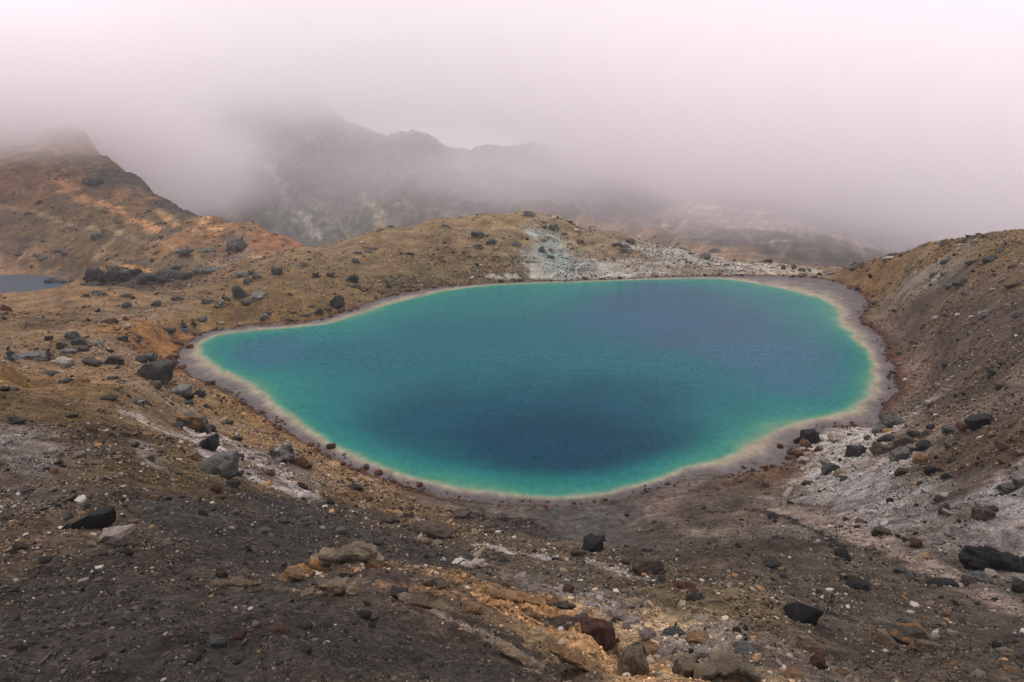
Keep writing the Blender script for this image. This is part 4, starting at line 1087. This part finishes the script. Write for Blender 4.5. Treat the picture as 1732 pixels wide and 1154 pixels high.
def person(px, py_foot, pose, rz, jacket, trousers, hair, label, hood=False, grp='walkers resting by the lake'):
    k = pick(px, py_foot); q = unproj(px, py_foot, k); x, y = q[0], q[1]; z = z_at(x, y)
    root = bpy.data.objects.new('person', None); COL.objects.link(root)
    root.location = (x, y, z); root.rotation_euler = (0, 0, rz); root['label'] = label; root['category'] = 'person'; root['group'] = grp
    if pose == 'sit':      # seated on the ground, legs stretched along +X
        J = dict(pelvis=((0,0,.13),.14,.12), waist=((-.06,0,.30),.125,.10), chest=((-.08,0,.47),.155,.11), neck=((-.05,0,.62),.05), head0=((-.03,0,.70),.085), head1=((-.01,0,.80),.09), head2=((-.01,0,.88),.06),
            shl=((-.07,.17,.56),.062), ell=((.08,.24,.36),.045), wrl=((.27,.16,.30),.03), hal=((.35,.13,.30),.032), shr=((-.07,-.17,.56),.062), elr=((.08,-.24,.36),.045), wrr=((.27,-.16,.30),.03), har=((.35,-.13,.30),.032),
            hipl=((.04,.10,.12),.095), knl=((.42,.13,.30),.065), anl=((.78,.12,.07),.04), tol=((.84,.13,.12),.035), hipr=((.04,-.10,.12),.095), knr=((.45,-.13,.24),.065), anr=((.84,-.12,.06),.04), tor=((.90,-.13,.11),.035))
    else:                   # crouching on the heels, arms reaching forward
        J = dict(pelvis=((-.12,0,.30),.14,.12), waist=((-.04,0,.46),.12,.10), chest=((.08,0,.62),.155,.11), neck=((.17,0,.76),.05), head0=((.21,0,.82),.085), head1=((.25,0,.90),.09), head2=((.27,0,.97),.06),
            shl=((.09,.17,.70),.06), ell=((.28,.22,.52),.045), wrl=((.44,.10,.40),.03), hal=((.50,.07,.37),.032), shr=((.09,-.17,.70),.06), elr=((.28,-.22,.52),.045), wrr=((.44,-.10,.40),.03), har=((.50,-.07,.37),.032),
            hipl=((-.10,.10,.28),.095), knl=((.26,.17,.42),.065), anl=((.02,.14,.07),.042), tol=((.16,.15,.04),.036), hipr=((-.10,-.10,.28),.095), knr=((.28,-.17,.40),.065), anr=((.03,-.14,.07),.042), tor=((.17,-.15,.04),.036))
    arm = [('chest','shl'),('shl','ell'),('ell','wrl'),('wrl','hal'),('chest','shr'),('shr','elr'),('elr','wrr'),('wrr','har')]
    leg = [('pelvis','hipl'),('hipl','knl'),('knl','anl'),('anl','tol'),('pelvis','hipr'),('hipr','knr'),('knr','anr'),('anr','tor')]
    sp = [('pelvis','waist'),('waist','chest'),('chest','neck'),('neck','head0'),('head0','head1'),('head1','head2')]
    skin_body('body', J, sp+arm+leg, SKIN, root)
    gr = lambda ks, a: {k_: (J[k_][0], J[k_][1]+a, (J[k_][2] if len(J[k_]) > 2 else J[k_][1])+a) for k_ in ks}
    skin_body('jacket', gr(['waist','pelvis','chest','shl','ell','wrl','shr','elr','wrr'], .022), [('waist','pelvis'),('waist','chest'),('chest','shl'),('shl','ell'),('ell','wrl'),('chest','shr'),('shr','elr'),('elr','wrr')], jacket, root)
    skin_body('trousers', gr(['pelvis','hipl','knl','anl','hipr','knr','anr'], .016), [e for e in leg if e[1] not in ('tol', 'tor')], trousers, root)
    for s in 'lr':
        b = skin_body('boot', {'a': (J['an'+s][0], .055), 'b': (J['to'+s][0], .048)}, [('a', 'b')], plain('boot_leather', (48, 42, 38)), root)
    h0 = Vector(J['head1'][0]); n0 = Vector(J['neck'][0])
    hj = {'a': (tuple(h0+Vector((-.02, 0, .01))), .105 if not hood else .125), 'b': (tuple(h0+Vector((-.02, 0, .075))), .08 if not hood else .1), 'c': (tuple(h0+Vector((-.05, 0, -.07))), .07 if not hood else .11)}
    skin_body('hood' if hood else 'hair', hj, [('a', 'b'), ('a', 'c')], hair, root)
    return root
black = plain('black_fabric', (26, 27, 30)); navy = plain('navy_fabric', (30, 36, 54)); brown = plain('brown_fabric', (48, 36, 32)); dkh = plain('dark_hair', (34, 26, 22)); pat = plain('grey_blue_fabric', (92, 100, 122)); olive = plain('olive_trousers', (64, 62, 54)); blue = plain('blue_nylon', (42, 86, 118), .6)
person(19, 609, 'sit', R(-12), navy, pat, dkh, 'person in a navy jacket sitting on the slope edge with legs stretched out')
person(86, 612, 'sit', R(-8), brown, olive, brown, 'person in a dark brown hooded jacket sitting behind the cream boulder', hood=True)
person(313, 558, 'crouch', R(155), black, black, dkh, 'person all in black crouching beside the blue backpack near the lake tip')
person(330, 554, 'crouch', R(-150), black, olive, dkh, 'person in a black jacket and grey trousers crouching behind the backpack')
def backpack(px, py, s, mat, label):
    k = pick(px, py+8); q = unproj(px, py+8, k); z = z_at(q[0], q[1])
    root = bpy.data.objects.new('backpack', None); COL.objects.link(root); root.location = (q[0], q[1], z); root.rotation_euler = (R(-14), 0, R(20)); root.scale = (s,)*3
    root['label'] = label; root['category'] = 'backpack'
    skin_body('sack', {'a': ((0, 0, .2), .24, .18), 'b': ((0, 0, .52), .23, .17), 'c': ((0, 0, .05), .2, .15)}, [('a', 'b'), ('a', 'c')], mat, root)
    skin_body('lid', {'a': ((-.1, 0, .72), .13, .13), 'b': ((.1, 0, .72), .13, .13)}, [('a', 'b')], mat, root)
    skin_body('base', {'a': ((-.12, 0, .04), .13, .13), 'b': ((.12, 0, .04), .13, .13)}, [('a', 'b')], black, root)
    skin_body('pocket', {'a': ((0, -.17, .22), .12, .07), 'b': ((0, -.17, .4), .11, .06)}, [('a', 'b')], mat, root)
    for sx in (-.1, .1):
        skin_body('strap', {'a': ((sx, .16, .62), .025), 'b': ((sx, .26, .42), .025), 'c': ((sx, .18, .12), .025)}, [('a', 'b'), ('b', 'c')], black, root)
    return root
backpack(313, 556, 1.0, blue, 'blue backpack with black base standing on the ground near the lake tip')
print('people', round(time.time()-T0, 1))

# ------------------------------------------------------------------ fog and haze
def box(name, lo, hi, mat, **props):
    v = np.array([[x, y, z] for x in (lo[0], hi[0]) for y in (lo[1], hi[1]) for z in (lo[2], hi[2])])
    f = [(0,1,3,2),(4,6,7,5),(0,4,5,1),(2,3,7,6),(0,2,6,4),(1,5,7,3)]
    return link(name, mesh_from(name, v, f, mat, False), **props)
def fog_mat():
    m = bpy.data.materials.new('drifting_fog'); m.use_nodes = True; n = m.node_tree; n.nodes.clear(); L = n.links.new
    o = nd(n, 'ShaderNodeOutputMaterial'); pv = nd(n, 'ShaderNodeVolumePrincipled'); L(pv.outputs[0], o.inputs['Volume'])
    pv.inputs['Color'].default_value = (1.0, .985, .993, 1); pv.inputs['Anisotropy'].default_value = 0.0
    tc = nd(n, 'ShaderNodeTexCoord'); sp = nd(n, 'ShaderNodeSeparateXYZ'); L(tc.outputs['Object'], sp.inputs[0])
    def M(op, a, b=None, c=None):
        q = nd(n, 'ShaderNodeMath', operation=op)
        for i, t in enumerate((a, b, c)):
            if t is None: continue
            if isinstance(t, (int, float)): q.inputs[i].default_value = t
            else: L(t, q.inputs[i])
        return q.outputs[0]
    def MR(v, a, b, c, d, ss=True):
        q = nd(n, 'ShaderNodeMapRange', interpolation_type='SMOOTHSTEP' if ss else 'LINEAR'); L(v, q.inputs[0])
        for i, t in zip((1, 2, 3, 4), (a, b, c, d)):
            if isinstance(t, (int, float)): q.inputs[i].default_value = t
            else: L(t, q.inputs[i])
        return q.outputs[0]
    mp = nd(n, 'ShaderNodeMapping'); mp.inputs['Scale'].default_value = (.011, .006, .019); L(tc.outputs['Object'], mp.inputs[0])
    nz = nd(n, 'ShaderNodeTexNoise'); nz.inputs['Scale'].default_value = 1.0; nz.inputs['Detail'].default_value = 5; nz.inputs['Roughness'].default_value = .6; L(mp.outputs[0], nz.inputs['Vector'])
    nf = M('SUBTRACT', nz.outputs['Fac'], .5)
    x, y, z = sp.outputs
    base = MR(M('ADD', x, M('MULTIPLY', nf, 110)), -60, 110, 60, 6)
    base = M('SUBTRACT', base, MR(x, 110, 260, 0, 34))
    hz = M('SUBTRACT', M('ADD', z, M('MULTIPLY', nf, 66)), base)
    up = MR(hz, -26, 26, 0, 1)
    near = MR(y, 190, 330, 0, 1)
    d = M('MULTIPLY', M('MULTIPLY', M('MULTIPLY', up, near), MR(z, 60, 115, 1, .08)), .0135)
    def blob(c, r, amp):
        e = M('ADD', M('ADD', M('POWER', M('DIVIDE', M('SUBTRACT', x, c[0]), r[0]), 2), M('POWER', M('DIVIDE', M('SUBTRACT', y, c[1]), r[1]), 2)), M('POWER', M('DIVIDE', M('SUBTRACT', z, c[2]), r[2]), 2))
        return M('MULTIPLY', MR(M('ADD', e, M('MULTIPLY', nf, 2.4)), 0, 1.5, 1, 0), amp)
    for c, r, a in FOGB: d = M('ADD', d, blob(c, r, a))
    d = M('ADD', d, M('MULTIPLY', MR(y, 260, 420, 0, 1), MR(nf, -.10, .2, .0018, .0036)))
    L(d, pv.inputs['Density'])
    m.cycles.volume_step_rate = 1.0; m.cycles.homogeneous_volume = False
    return m
FOGB = [((-180, 345, 17), (66, 60, 30), .030), ((-300, 330, 62), (130, 90, 40), .026), ((15, 420, 8), (70, 80, 20), .006), ((150, 400, -4), (150, 120, 24), .002), ((-225, 240, 50), (120, 75, 34), .030), ((-265, 310, 56), (120, 80, 36), .04), ((-190, 560, 84), (190, 120, 50), .005), ((-60, 430, 10), (60, 60, 18), .003)]
box('fog', (-620, 150, -75), (820, 760, 210), fog_mat(), kind='stuff', label='white cloud of fog drifting over the mountain and valley', category='fog')
hm = bpy.data.materials.new('thin_haze'); hm.use_nodes = True; n = hm.node_tree; n.nodes.clear()
o = nd(n, 'ShaderNodeOutputMaterial'); pv = nd(n, 'ShaderNodeVolumePrincipled'); n.links.new(pv.outputs[0], o.inputs['Volume'])
pv.inputs['Color'].default_value = (1, .98, .995, 1); pv.inputs['Density'].default_value = .0003
box('haze', (-1400, -12, -120), (1400, 1560, 240), hm, kind='stuff', label='thin pale haze filling the air', category='haze')
print('done', round(time.time()-T0, 1))
